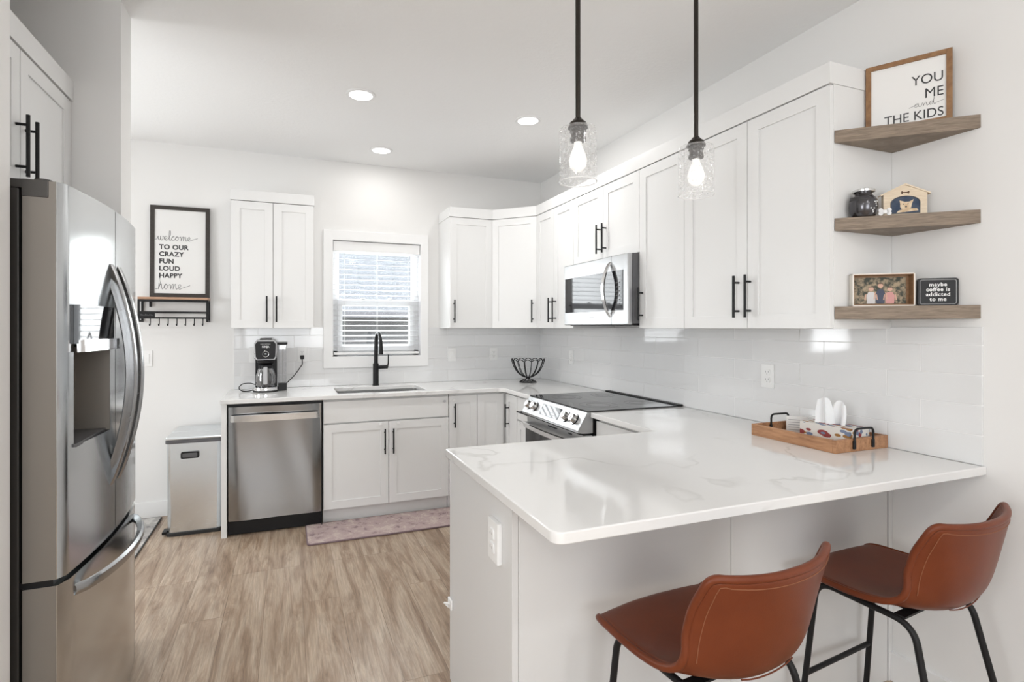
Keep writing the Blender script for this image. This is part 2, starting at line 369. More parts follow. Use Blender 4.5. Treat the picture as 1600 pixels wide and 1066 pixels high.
def rrect(x0, x1, y0, y1, r, n=5):
    o = []
    for cx, cy, a0 in ((x1-r, y0+r, -90), (x1-r, y1-r, 0), (x0+r, y1-r, 90), (x0+r, y0+r, 180)):
        for k in range(n+1):
            a = math.radians(a0+90*k/n); o.append((cx+r*math.cos(a), cy+r*math.sin(a)))
    return o
def curve_mesh(cu):
    o = bpy.data.objects.new('t', cu); COL.objects.link(o); bpy.context.view_layer.update()
    me = bpy.data.meshes.new_from_object(o.evaluated_get(bpy.context.evaluated_depsgraph_get())); bpy.data.objects.remove(o); return me
def plate(loops, z0, z1, bev=.004):
    cu = bpy.data.curves.new('t', 'CURVE'); cu.dimensions = '2D'; cu.fill_mode = 'BOTH'
    h = (z1-z0)/2; cu.extrude = h-bev; cu.bevel_depth = bev; cu.bevel_resolution = 2; cu.offset = -bev
    for lp in loops:
        sp = cu.splines.new('POLY'); sp.points.add(len(lp)-1); sp.use_cyclic_u = True
        for i, p in enumerate(lp): sp.points[i].co = (p[0], p[1], 0, 1)
    me = curve_mesh(cu); me.transform(Matrix.Translation((0, 0, (z0+z1)/2))); return me
def text_mesh(body, size, bold=0., align='LEFT', spacing=1.0, line=1.0):
    cu = bpy.data.curves.new('t', 'FONT'); cu.body = body; cu.size = size; cu.offset = bold; cu.align_x = align
    cu.extrude = .0003; cu.space_character = spacing; cu.space_line = line
    return curve_mesh(cu)
GL = {'w': ([(0, .3), (.15, .9), (.2, .3), (.35, 0), (.55, .2), (.6, .9), (.65, .2), (.85, 0), (1.05, .4), (1.0, .9), (1.25, .7)], 1.3),
 'e': ([(0, .2), (.45, .5), (.4, .9), (.15, .8), (.1, .3), (.3, 0), (.65, .2)], .7), 'l': ([(0, .3), (.4, 1.2), (.4, 2.1), (.2, 2.), (.15, .8), (.3, 0), (.55, .15)], .6),
 'c': ([(.1, .6), (.5, .85), (.3, .97), (.05, .5), (.15, .05), (.4, 0), (.65, .3)], .7), 'o': ([(.35, .95), (.08, .65), (.08, .25), (.3, 0), (.55, .3), (.5, .8), (.3, .93), (.6, .75), (.85, .75)], .9),
 'm': ([(.1, .9), (.22, .5), (.2, 0), (.4, .7), (.6, .95), (.65, .4), (.6, 0), (.8, .7), (1., .95), (1.05, .4), (1.15, 0), (1.35, .2)], 1.4),
 'n': ([(.1, .9), (.22, .5), (.2, 0), (.4, .7), (.6, .95), (.65, .4), (.75, 0), (.95, .2)], 1.),
 'h': ([(0, .1), (.4, 1.2), (.45, 2.), (.25, 2.), (.15, 1.), (.1, 0), (.3, .7), (.55, .95), (.6, .4), (.7, 0), (.9, .2)], .95),
 'a': ([(.5, .8), (.25, .95), (0, .4), (.2, 0), (.5, .4), (.55, .9), (.55, .3), (.7, 0), (.95, .2)], 1.), 'd': ([(.5, .8), (.25, .95), (0, .4), (.2, 0), (.5, .5), (.65, 2.), (.58, .5), (.75, 0), (1., .3)], 1.05)}
def script(word, x, y, s, wd, lead=.3, tail=.9, sx=1.0):
    pts = [(x-lead*s, y+.1*s, 0)]; cx = x
    for ch in word:
        g, w_ = GL[ch]
        pts += [(cx+p[0]*s*sx, y+p[1]*s, 0) for p in g]; cx += w_*s*sx
    pts.append((cx+tail*s, y+.75*s, 0))
    b = B(); b.tube(smoothpts(pts, 5), wd, seg=5); return b, cx

def shaker(M, w_, h, t=.02, fr=.058, rec=.006):
    b = B(); g = .0015
    b.box(g, w_-g, g, h-g, -t, -rec, 0, M)
    b.box(g, fr, g, h-g, -rec-.001, 0, .0012, M); b.box(w_-fr, w_-g, g, h-g, -rec-.001, 0, .0012, M)
    b.box(fr-.0015, w_-fr+.0015, g, fr, -rec-.001, 0, .0012, M); b.box(fr-.0015, w_-fr+.0015, h-fr, h-g, -rec-.001, 0, .0012, M)
    return b
def slab(M, w_, h, t=.02): return B().box(.0015, w_-.0015, .0015, h-.0015, -t, 0, .0015, M)
def pull(M, x, y, ln=.185, horiz=False, out=.032, r=.0058):
    b = B()
    a, c = ((x, y), (x, y+ln)) if not horiz else ((x, y), (x+ln, y))
    b.cyl((*a, out), (*c, out), r, seg=14, M=M)
    for k in (.16, .84):
        px, py = a[0]+(c[0]-a[0])*k, a[1]+(c[1]-a[1])*k
        b.cyl((px, py, 0), (px, py, out), r*.8, seg=12, M=M)
    return b
def latch_dot(M, x, y, sx=.013, sy=.008):
    return B().prism([(x+sx*math.cos(a*PI/12), y+sy*math.sin(a*PI/12)) for a in range(24)], 0, .009, M, .002)

CH = 2.755
# ------------------------------------------------------------------ setting
RX, RY = -5.0, -7.5
struct('floor', B().box(RX-.1, .1, RY-.1, .1, -.06, 0), floor_m)
struct('ceiling', B().box(RX-.1, .1, RY-.1, .1, CH, CH+.08), ceil_m)
struct('wall_right', B().box(0, .1, RY, .12, 0, CH), wall_m)
WX0, WX1, WZ0, WZ1 = -1.892, -1.157, 1.146, 2.11
DX0, DX1, DZ = -4.3, -3.45, 2.08
b = B()
b.box(RX, DX0, 0, .12, 0, CH).box(DX0, DX1, 0, .12, DZ, CH).box(DX1, WX0, 0, .12, 0, CH)
b.box(WX0, WX1, 0, .12, 0, WZ0).box(WX0, WX1, 0, .12, WZ1, CH).box(WX1, 0, 0, .12, 0, CH)
struct('wall_back', b, wall_m)
b = B(); b.box(RX-.1, RX, RY-.1, -5.9, 0, CH).box(RX-.1, RX, -4.5, -2.3, 0, CH).box(RX-.1, RX, -1.1, .12, 0, CH).box(RX-.1, RX, -2.3, -1.1, 0, .9).box(RX-.1, RX, -2.3, -1.1, 2.1, CH).box(RX-.1, RX, -5.9, -4.5, 0, .9).box(RX-.1, RX, -5.9, -4.5, 2.25, CH)
struct('wall_left', b, wall_m)
b = B(); b.box(RX-.1, -3.2, RY-.1, RY, 0, CH).box(-1.2, .1, RY-.1, RY, 0, CH).box(-3.2, -1.2, RY-.1, RY, 0, .9).box(-3.2, -1.2, RY-.1, RY, 2.3, CH)
struct('wall_rear', b, wall_m)
# fridge alcove: a stub wall on either side, a wall behind
struct('wall_alcove_far', B().box(-3.6, -2.878, -1.896, -1.753, 0, CH, .003), wall_m)
struct('wall_alcove_near', B().box(-3.6, -2.905, -2.90, -2.765, 0, CH, .003), wall_m)
struct('wall_alcove_back', B().box(-3.7, -3.6, -2.90, -1.753, 0, CH), wall_m)
# baseboards
struct('baseboard_right', B().box(-.014, 0, -3.55, -3.112, 0, .115, .002).box(-.014, 0, RY, -3.55, 0, .115, .002), trim_m)
struct('baseboard_back', B().box(DX1+.08, -2.645, -.014, 0, 0, .115, .003), trim_m)
struct('baseboard_alcove', B().box(-2.878, -2.864, -1.896, -1.753, 0, .115, .002), trim_m)
# rear windows: simple frames in the openings the daylight comes through
b = B()
for x in (-3.2, -2.23, -1.26): b.box(x, x+.06, RY-.08, RY-.02, .9, 2.3)
b.box(-3.2, -1.2, RY-.08, RY-.02, .9, .96).box(-3.2, -1.2, RY-.08, RY-.02, 2.24, 2.3)
struct('window_2', b, trim_m)
b = B()
for y in (-5.9, -5.23, -4.56): b.box(RX-.08, RX-.02, y, y+.06, .9, 2.25)
b.box(RX-.08, RX-.02, -5.9, -4.5, .9, .96).box(RX-.08, RX-.02, -5.9, -4.5, 2.19, 2.25)
struct('window_3', b, trim_m)
b = B(); b.box(RX-.08, RX-.02, -2.3, -2.24, .9, 2.1).box(RX-.08, RX-.02, -1.16, -1.1, .9, 2.1).box(RX-.08, RX-.02, -2.24, -1.16, .9, .96).box(RX-.08, RX-.02, -2.24, -1.16, 2.04, 2.1)  # unseen window frame, added around the opening of the hall fill lamp
struct('hall_fill_opening', b, trim_m)

# glazed patio door left of the kitchen, seen only in reflections
b = B(); b.box(DX0, DX0+.1, .02, .07, 0, DZ).box(DX1-.1, DX1, .02, .07, 0, DZ).box(DX0+.1, DX1-.1, .02, .07, 0, 1.08).box(DX0+.1, DX1-.1, .02, .07, DZ-.12, DZ)
d1 = struct('door_1', b, trim_m)
obj('pane', B().box(DX0+.1, DX1-.1, .04, .046, 1.08, DZ-.12), pane_m, d1)
b = B(); b.box(DX0-.07, DX0, -.015, 0, 0, DZ+.07, .002).box(DX1, DX1+.07, -.015, 0, 0, DZ+.07, .002).box(DX0, DX1, -.015, 0, DZ, DZ+.07, .002)
struct('trim_2', b, trim_m)

# backsplash
BZ0, BZ1 = .914, 1.39
struct('backsplash_right', B().box(-.009, 0, -3.405, 0, BZ0, BZ1, .0015), tileR_m)
b = B(); b.box(-2.618, -1.958, -.009, 0, BZ0, BZ1, .001).box(-1.958, -1.1, -.009, 0, BZ0, 1.07).box(-1.1, -.009, -.009, 0, BZ0, BZ1, .001)
struct('backsplash_back', b, tileB_m)

# ------------------------------------------------------------------ kitchen window
b = B(); OX0, OX1, OZ0, OZ1 = -1.964, -1.093, 1.058, 2.187
b.box(OX0, WX0+.004, -.02, 0, OZ0, OZ1, .003).box(WX1-.004, OX1, -.02, 0, OZ0, OZ1, .003)
b.box(WX0, WX1, -.02, 0, WZ1-.004, OZ1, .003).box(WX0, WX1, -.02, 0, OZ0, WZ0+.004, .003)
struct('trim_1', b, trim_m)
b = B()
j = .004
b.box(WX0, WX0+j, 0, .12, WZ0, WZ1).box(WX1-j, WX1, 0, .12, WZ0, WZ1).box(WX0, WX1, 0, .12, WZ0, WZ0+j).box(WX0, WX1, 0, .12, WZ1-j, WZ1)
b.box(WX0+j, WX0+.045, .075, .12, WZ0+j, WZ1-j, .002).box(WX1-.045, WX1-j, .075, .12, WZ0+j, WZ1-j, .002)
b.box(WX0+j, WX1-j, .075, .12, WZ0+j, WZ0+.05, .002).box(WX0+j, WX1-j, .075, .12, WZ1-.05, WZ1-j, .002)
vinyl_m = M_('window_vinyl', (.93, .935, .94), .3); noise_bump(vinyl_m, 90, .02)
win = struct('window_1', b, vinyl_m)
b = B(); z = 1.60   # lower sash in front, upper sash behind
b.box(WX0+.045, WX0+.085, .06, .09, WZ0+.045, z+.03, .002).box(WX1-.085, WX1-.045, .06, .09, WZ0+.045, z+.03, .002)
b.box(WX0+.085, WX1-.085, .06, .09, WZ0+.045, WZ0+.10, .002).box(WX0+.085, WX1-.085, .06, .09, z-.028, z+.03, .002)
obj('lower_sash', b, vinyl_m, win)
b = B(); b.box(WX0+.045, WX0+.06, .09, .115, z, WZ1-.05, .002).box(WX1-.06, WX1-.045, .09, .115, z, WZ1-.05, .002).box(WX0+.06, WX1-.06, .09, .115, z-.02, z+.02, .002)
obj('upper_sash', b, vinyl_m, win)
obj('pane', B().box(WX0+.085, WX1-.085, .074, .078, WZ0+.10, z-.028), pane_m, win)
obj('pane', B().box(WX0+.06, WX1-.06, .10, .104, z+.02, WZ1-.05), pane_m, win)
b = B()
for x in (WX0+.24, WX0+.47): b.box(x, x+.03, .052, .068, z+.03, z+.042, .002)
obj('sash_lock', b, plate_m, win)
# blind
bl = thing('window_blind', (-1.5245, .03, WZ1), 'white horizontal slat blind hanging inside the kitchen window frame', 'blind')
obj('head_rail', B().box(WX0+.008, WX1-.008, -.002, .055, WZ1-.09, WZ1-.008, .004), trim_m, bl)
b = B(); zz = WZ1-.11; k = 0
while zz > WZ0+.06:
    Ms = Matrix.Translation(((WX0+WX1)/2, .028, zz)) @ Matrix.Rotation(math.radians(8), 4, 'X')
    b.box(-.354, .354, -.0245, .0245, -.0013, .0013, 0, Ms); zz -= .0425
obj('slats', b, slat_m, bl)
obj('bottom_rail', B().box(WX0+.012, WX1-.012, .004, .052, WZ0+.018, WZ0+.038, .003), trim_m, bl)
for x in (WX0+.10, (WX0+WX1)/2, WX1-.10):
    b = B(); b.cyl((x, .004, WZ0+.03), (x, .004, WZ1-.09), .0009, seg=6); b.cyl((x, .053, WZ0+.03), (x, .053, WZ1-.09), .0009, seg=6); obj('ladder_cord', b, plate_m, bl)

# ------------------------------------------------------------------ outside the window
ext = struct('exterior_ground', B().box(-14, 12, .2, 30, -.6, -.5), grass_m)
h = thing('neighbour_house', (-1.2, 5.2, -.5), 'neighbouring house with grey shingle roof and siding seen through the blind', 'house')
obj('siding', B().box(-9, .9, 5.2, 11, -.5, 1.66), siding_m, h)
obj('roof', B().prism([(4.7, 1.62), (11.5, 1.62), (8.1, 3.15)], -9.3, 1.2, FR((0, 0, 0), (0, 1, 0), (1, 0, 0))), shingle_m, h)
obj('fascia', B().box(-9.3, 1.2, 4.66, 4.7, 1.56, 1.66), siding_m, h)
top('garden_fence', B().box(-8, 6, 3.5, 3.55, -.5, 1.12), fence_m, 'pale wooden yard fence standing low outside the kitchen window', 'fence', base=(-1, 3.5, -.5))
t = thing('garden_tree', (2.6, 9.5, -.5), 'green leafy tree beyond the roof, at the right of the kitchen window view', 'tree')
obj('trunk', B().cyl((2.6, 9.5, -.5), (2.6, 9.5, 2.0), .12, .08), fence_m, t)
b = B()
for i in range(26):
    a = random.random()*6.28; r = random.random()*1.0; zc = 2.6+random.random()*1.8; rr = .35+random.random()*.3
    tmp = bmesh.new(); bmesh.ops.create_icosphere(tmp, subdivisions=2, radius=rr)
    for v in tmp.verts: v.co *= 1+.25*(random.random()-.5)
    b._add(tmp, Matrix.Translation((2.6+r*math.cos(a), 9.5+r*math.sin(a), zc)))
obj('crown', b, leaf_m, t)

# ------------------------------------------------------------------ worktops
CZ0, CZ1 = .884, .914
F = -.648; RG0, RG1 = -1.175, -1.935
sink = rrect(-1.895, -1.245, -.56, -.165, .03)
me = plate([[(-2.647, -.011), (-2.647, F), (-.70, F), (-.672, -.662), (F, -.69), (F, RG0), (-.011, RG0), (-.011, -.011)], sink], CZ0, CZ1)
top('corner_worktop', B().mesh(me), quartz_m, 'white quartz worktop holding the sink and turning the corner to the stove', 'worktop', base=(-1.3, -.3, CZ0))
me = plate([[(-.011, RG1), (F, RG1), (F, -2.496), (-1.643, -2.496), (-1.655, -2.508)] + [(-1.625-.03*math.cos(a), -3.384-.03*math.sin(a)) for a in [PI/2*i/6 for i in range(7)]] + [(-.0015, -3.414), (-.0015, -3.4055), (-.011, -3.4055)]], CZ0, CZ1)
top('peninsula_worktop', B().mesh(me), quartz_m, 'large grey veined white quartz worktop of the peninsula, reaching to the right wall', 'worktop', base=(-.8, -2.95, CZ0))
top('worktop_strip', B().box(-.05, -.011, RG1+.001, RG0-.001, CZ0, CZ1, .002), quartz_m, 'narrow quartz strip between the stove top and the tiled wall', 'worktop', base=(-.03, -1.55, CZ0))

# ------------------------------------------------------------------ base cabinets, back run
FY = -.62; Z0, Z1 = .105, .868
def MBk(x0, z0, y=FY): return FR((x0, y, z0), (1, 0, 0), (0, -1, 0))
def MRt(y0, z0, x=FY): return FR((x, y0, z0), (0, -1, 0), (-1, 0, 0))
ep = thing('end_panel', (-2.62, -.3, 0), 'narrow white end panel standing between the steel bin and the dishwasher', 'panel')
obj('panel', B().box(-2.642, -2.608, -.625, -.003, 0, CZ0-.001, .002), cab_m, ep)

sc = thing('sink_base_cabinet', (-1.54, -.3, 0), 'white two-door base cabinet under the sink, beside the dishwasher', 'cabinet')
b = B(); b.box(-2.0, -1.085, -.598, -.59, .1, .88); b.box(-2.0, -1.985, -.6, -.02, .1, .88).box(-1.10, -1.085, -.6, -.02, .1, .88).box(-1.985, -1.10, -.6, -.02, .1, .115)
obj('body', b, body_m, sc)
obj('toe_kick', B().box(-2.0, -1.085, -.565, -.55, 0, .1), cab_m, sc)
obj('false_drawer', slab(MBk(-2.0, .713), .913, Z1-.713), cab_m, sc)
dl = obj('door', shaker(MBk(-2.0, Z0), .457, .705-Z0), cab_m, sc); obj('handle', pull(MBk(-2.0, Z0), .457-.03, .472-Z0, .182), black_m, dl)
obj('child_latch', latch_dot(MBk(-2.0, Z0), .40, .70-Z0-.013), plate_m, dl)
dr = obj('door', shaker(MBk(-1.541, Z0), .456, .705-Z0), cab_m, sc); obj('handle', pull(MBk(-1.541, Z0), .03, .472-Z0, .182), black_m, dr)
obj('child_latch', latch_dot(MBk(-1.541, Z0), .07, .70-Z0-.013), plate_m, dr)
lo = obj('child_latch', latch_dot(MBk(-2.0, Z0), .88, .83-Z0), lgrey_m, sc)

lc = thing('corner_base_cabinet', (-.45, -.45, 0), 'white corner base cabinet with folding doors between the sink cabinet and the drawers', 'cabinet')
b = B(); b.prism([(-1.08, -.02), (-1.08, -.6), (-.6, -.6), (-.6, -.852), (-.02, -.852), (-.02, -.02)], .1, .88); obj('body', b, body_m, lc)
obj('toe_kick', B().box(-1.08, -.56, -.566, -.555, .0, .1).box(-.57, -.555, -.852, -.555, 0, .1), cab_m, lc)
d = obj('door', shaker(MBk(-1.083, Z0), .228, Z1-Z0), cab_m, lc); obj('handle', pull(MBk(-1.083, Z0), .040, .628-Z0, .182), black_m, d)
obj('child_latch', latch_dot(MBk(-1.083, Z0), .033, .835-Z0), plate_m, d)
obj('door', shaker(MBk(-.854, Z0), .221, Z1-Z0), cab_m, lc)
d = obj('door', shaker(MRt(-.634, Z0), .219, Z1-Z0), cab_m, lc); obj('handle', pull(MRt(-.634, Z0), .066, .612-Z0, .182), black_m, d)

dc = thing('drawer_base_cabinet', (-.3, -1.0, 0), 'narrow white base cabinet with a drawer, left of the stove', 'cabinet')
obj('body', B().box(-.6, -.02, RG0+.002, -.856, .1, .88), body_m, dc); obj('toe_kick', B().box(-.57, -.555, RG0+.002, -.856, 0, .1), cab_m, dc)
w_ = -.855-(RG0+.003)
d = obj('drawer', slab(MRt(-.855, .70), w_, Z1-.70), cab_m, dc); obj('handle', pull(MRt(-.855, .70), .07, .07, .18, True), black_m, d)
d = obj('door', shaker(MRt(-.855, Z0), w_, .69-Z0), cab_m, dc)
obj('child_latch', latch_dot(MRt(-.855, Z0), .05, .68-Z0), plate_m, d)

rc = thing('right_base_cabinet', (-.3, -2.2, 0), 'white base cabinet between the stove and the peninsula, mostly hidden', 'cabinet')
obj('body', B().box(-.6, -.02, -2.495, RG1-.012, .1, .883), body_m, rc); obj('toe_kick', B().box(-.57, -.555, -2.495, RG1-.012, 0, .1), cab_m, rc)
obj('drawer', slab(MRt(RG1-.012, .70), .54, Z1-.70), cab_m, rc)
d = obj('door', shaker(MRt(RG1-.012, Z0), .54, .69-Z0), cab_m, rc); obj('handle', pull(MRt(RG1-.012, Z0), .04, .35, .182), black_m, d)

# peninsula base
pn = thing('peninsula_cabinet', (-.82, -2.8, 0), 'white panelled base of the peninsula carrying the veined worktop, behind the stools', 'cabinet')
b = B(); b.box(-1.61, -.004, -3.09, -2.52, .1, .883); obj('body', b, body_m, pn)
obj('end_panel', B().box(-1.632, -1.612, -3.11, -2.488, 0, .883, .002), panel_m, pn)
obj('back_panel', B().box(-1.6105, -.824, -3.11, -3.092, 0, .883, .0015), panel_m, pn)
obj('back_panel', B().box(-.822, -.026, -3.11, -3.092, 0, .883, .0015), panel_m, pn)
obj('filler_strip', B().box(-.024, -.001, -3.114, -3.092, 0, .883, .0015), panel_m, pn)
Mk = FR((-.63, -2.5, Z0), (-1, 0, 0), (0, 1, 0))
for i in range(2):
    Mi = Mk @ Matrix.Translation((i*.49, 0, 0)); d = obj('door', shaker(Mi, .488, Z1-Z0), cab_m, pn); obj('handle', pull(Mi, .03 if i else .455, .5, .182), black_m, d)
b = B(); b.box(-1.628, -1.10, -2.565, -2.55, 0, .1); obj('toe_kick', b, cab_m, pn)
# child latch strap on the end panel
lt = thing('child_lock', (-1.64, -2.50, .31), 'small white child lock stuck low on the edge of the peninsula end panel', 'child lock')
b = B(); b.box(-1.642, -1.6325, -2.535, -2.491, .292, .33, .004); obj('pad', b, plate_m, lt)
b = B(); b.tube(smoothpts([(-1.642, -2.52, .315), (-1.655, -2.50, .31), (-1.65, -2.485, .30), (-1.636, -2.488, .285)], 6), .004); obj('strap', b, plate_m, lt)

def outlet(name, M, label, w_=.072, h=.116, kind='duplex'):
    o = thing(name, M.translation, label, 'light switch' if kind == 'switch' else 'outlet')
    obj('cover_plate', B().box(-w_/2, w_/2, -h/2, h/2, 0, .006, .002, M), plate_m, o)
    if kind == 'duplex':
        for s in (-1, 1):
            rc_ = obj('receptacle', B().prism(rrect(-.016, .016, s*.0185-.0145, s*.0185+.0145, .008), .005, .0085, M, .0008), plate_m, o)
            for x0_, x1_ in ((-.008, -.0062), (.006, .0078)): obj('slot', B().box(x0_, x1_, s*.0185-.001, s*.0185+.007, .008, .0088, 0, M), grey_m, rc_)
            obj('ground_hole', B().cyl((0, s*.0185-.008, .008), (0, s*.0185-.008, .0088), .0025, seg=10, M=M), grey_m, rc_)
    else:
        obj('rocker', B().box(-.0165, .0165, -.033, .033, .005, .010, .0015, M), plate_m, o)
    return o
outlet('wall_outlet', FR((-.009, -2.543, 1.149), (0, -1, 0), (-1, 0, 0)), 'white duplex outlet in the tiles above the tray, on the right wall')
outlet('wall_outlet', FR((-.009, -.60, 1.14), (0, -1, 0), (-1, 0, 0)), 'white duplex outlet in the tiles between the wire bowl and the microwave')
outlet('wall_outlet', FR((-.48, -.009, 1.148), (1, 0, 0), (0, -1, 0)), 'white duplex outlet in the back tiles just left of the wire bowl')
outlet('wall_outlet', FR((-2.126, -.009, 1.175), (1, 0, 0), (0, -1, 0)), 'white outlet with a black plug in it, right of the coffee maker')
outlet('wall_outlet', FR((-2.475, -.009, 1.175), (1, 0, 0), (0, -1, 0)), 'white outlet half hidden behind the left side of the coffee maker')
outlet('light_switch', FR((-.875, -.009, 1.15), (1, 0, 0), (0, -1, 0)), 'white rocker switch in the tiles right of the window, above the sink corner', kind='switch')
outlet('light_switch', FR((-3.195, 0, 1.163), (1, 0, 0), (0, -1, 0)), 'white rocker switch on the painted wall below the hook rack', kind='switch')
o = thing('wall_outlet', (-1.632, -2.992, .74), 'raised white outlet on the end panel of the peninsula, under the worktop', 'outlet')
Mo = FR((-1.632, -2.995, .74), (0, -1, 0), (-1, 0, 0))
obj('cover_plate', B().box(-.04, .04, -.062, .062, 0, .016, .003, Mo), plate_m, o)
for s in (-1, 1):
    rc_ = obj('receptacle', B().prism(rrect(-.017, .017, s*.021-.016, s*.021+.016, .008), .015, .020, Mo, .001), plate_m, o)
    for x0_, x1_ in ((-.008, -.0062), (.006, .0078)): obj('slot', B().box(x0_, x1_, s*.021-.001, s*.021+.007, .0195, .0203, 0, Mo), grey_m, rc_)

# ------------------------------------------------------------------ dishwasher
dw = thing('dishwasher', (-2.31, -.3, 0), 'stainless steel dishwasher with a bowed bar handle, under the coffee maker', 'dishwasher')
X0, X1 = -2.604, -2.008
obj('tub', B().box(X0+.002, X1-.001, -.60, -.03, .012, .878), dark_m, dw)
prof = []
n = 18
def dwx(u, v, yb): return None
rows = []
for i in range(9):
    z = .108+(.862-.108)*i/8; row = []
    for k in range(n+1):
        u = k/n; x = X0+.006+(X1-X0-.012)*u
        edge = min(u, 1-u); y = -.628-.006*math.sin(PI*u)-.005*math.sin(2.6*PI*u+2.4*i/8)-(.006 if edge > .02 else 0)
        row.append((x, y, z))
    rows.append(row)
b = B(); b.grid(rows); b.box(X0+.006, X1-.006, -.627, -.601, .108, .862)
ddoor = obj('door', b, dw_m, dw)
pts = [(X0+.02, -.638, .79)]+[(X0+.02+(X1-X0-.04)*t, -.672-.012*math.sin(PI*t), .79) for t in [i/12 for i in range(0, 13)]]+[(X1-.02, -.638, .79)]
b = B()
P2 = []
for p in roundpath(pts[:1]+pts[1:-1]+pts[-1:], .02, 3):
    P2.append([(p.x, p.y-.007, p.z-.021), (p.x, p.y-.007, p.z+.021)])
b.grid(P2, .010); obj('handle', b, handle_m, dw)
b = B(); b.box(X0, X1, -.575, -.56, .0, .104); b.box(X0+.06, X1-.1, -.58, -.575, .035, .05, .002)
tk = obj('toe_kick', b, dark_m, dw)
b = B()
for x in (X0+.05, X1-.05): b.cyl((x, -.575, .07), (x, -.583, .07), .008, seg=12)
obj('screw', b, lgrey_m, tk)
b = B(); b.box(X0, X1, -.622, -.60, .864, .88).box(X1-.004, X1+.001, -.624, -.60, .0, .88); obj('gap_strip', b, dark_m, dw)  # black strips filling the gap around the door

# ------------------------------------------------------------------ waste bin
bn = thing('waste_bin', (-2.82, -.25, 0), 'tall stainless steel pedal bin with a two-part lid, left of the dishwasher', 'bin')
bx0, bx1, by0, by1, bh = -2.985, -2.655, -.455, -.03, .615
rows = []
for i in range(9):
    t = i/8; z = .02+(bh-.02)*t; s = .0+.004*t; row = []
    poly = rrect(bx0-s+.002, bx1+s-.002, by0-s-.0, by1, .028, 6)
    # front bows gently outward
    row = [(x, y-(.030*math.cos((x-(bx0+bx1)/2)/(bx1-bx0)*PI) if y < by0+.02 else 0), z) for x, y in poly]; row.append(row[0]); rows.append(row)
b = B(); b.grid(rows); b.box(bx0+.02, bx1-.02, by0+.02, by1-.02, .02, bh-.01)
obj('body', b, bin_m, bn)
obj('base_ring', B().prism(rrect(bx0-.002, bx1+.002, by0-.02, by1, .03), 0, .022, None, .003), rubber_m, bn)
obj('rim', B().prism(rrect(bx0-.008, bx1+.008, by0-.022, by1+.005, .03), bh, bh+.022, None, .004), grey_m, bn)
b = B(); ym = (by0+by1)/2-.02
rows = []
b.box(bx0-.004, bx1+.004, by0-.018, ym-.003, bh+.02, bh+.045, .012, None, 3)
ld = obj('lid', b, bin_m, bn)
obj('lid', B().box(bx0-.004, bx1+.004, ym+.003, by1+.002, bh+.02, bh+.045, .012, None, 3), bin_m, bn)
Mb = FR((-2.845, by0-.0155, .535), (1, 0, 0), (0, -1, 0))
hb = obj('handle_recess', B().prism(rrect(-.054, .054, -.022, .022, .009), -.004, .0085, Mb, .002), dark_m, bn)
obj('handle_pad', B().prism(rrect(-.044, .044, -.014, .014, .006), .008, .010, Mb, .001), grey_m, hb)
obj('pedal', B().box(bx0-.028, bx0+.0, by0-.0, by0+.08, .012, .03, .004), dark_m, bn)

# ------------------------------------------------------------------ rugs
def rugobj(name, x0, x1, y0, y1, m, edge_m, label):
    r = thing(name, ((x0+x1)/2, (y0+y1)/2, 0), label, 'rug')
    obj('pile', B().prism(rrect(x0+.008, x1-.008, y0+.008, y1-.008, .02), .001, .011, None, .002), m, r)
    p = [(x, y, .006) for x, y in rrect(x0+.006, x1-.006, y0+.006, y1-.006, .02)]
    obj('bound_edge', B().tube(p, .0055, 8, True), edge_m, r)
edge_m = M_('rug_binding', (.20, .14, .15), .9); noise_bump(edge_m, 300, .3)
edge2_m = M_('rug_binding_grey', (.08, .08, .08), .9); noise_bump(edge2_m, 300, .3)
rugobj('runner_rug', -2.12, -.62, -.955, -.588, pinkrug_m, edge_m, 'faded pink patterned runner rug on the floor in front of the sink cabinet')
rugobj('door_rug', -4.5, -3.085, -1.15, -.04, greyrug_m, edge2_m, 'grey patterned rug on the floor left of the bin, beyond the fridge')

# ------------------------------------------------------------------ sink and faucet
sk = thing('kitchen_sink', (-1.57, -.36, .884), 'stainless steel undermount sink in the worktop below the window', 'sink')
b = B(); x0, x1, y0, y1 = -1.90, -1.24, -.565, -.16; zb = .70
out = rrect(x0, x1, y0, y1, .04, 5)
rows = []
for s_, z in ((0.018, .883), (.0, .883), (.0, .72), (-.02, .702), (-.05, .70)):
    q = rrect(x0-s_, x1+s_, y0-s_, y1+s_, .045, 5); rows.append([(x, y, z) for x, y in q]+[(q[0][0], q[0][1], z)])
b.grid(rows); b.box(x0+.045, x1-.045, y0+.045, y1-.045, .698, .7005)
obj('basin', b, steel('sink_steel', (.55, .55, .55), .3, (1, 1, 1)), sk)
obj('drain', B().lathe([(.0, .0), (.045, .0), (.05, .004), (.03, .005), (.0, .003)], (-1.57, -.36, .7005)), chrome_m, sk)
fc = thing('kitchen_faucet', (-1.556, -.10, .914), 'matte black pull-down faucet with side lever, behind the sink', 'faucet')
fx, fy = -1.556, -.10
obj('body', B().cyl((fx, fy, .914), (fx, fy, 1.095), .0235, bev=.002).cyl((fx, fy, .9142), (fx, fy, .918), .028), black_m, fc)
pts = roundpath([(fx, fy, 1.09), (fx+.004, fy-.002, 1.325), (fx+.010, fy-.09, 1.355), (fx+.012, fy-.17, 1.30), (fx+.012, fy-.18, 1.265)], .07, 6)
obj('spout', B().tube(pts, .012, 16, rad=[.017-.004*min(1, i/8) for i in range(len(pts))]), black_m, fc)
obj('spray_head', B().cyl((fx+.012, fy-.178, 1.285), (fx+.012, fy-.192, 1.175), .0135, .017, bev=.002), black_m, fc)
lv = obj('handle_hub', B().cyl((fx+.02, fy-.005, 1.062), (fx+.095, fy-.02, 1.066), .015, bev=.002), black_m, fc)
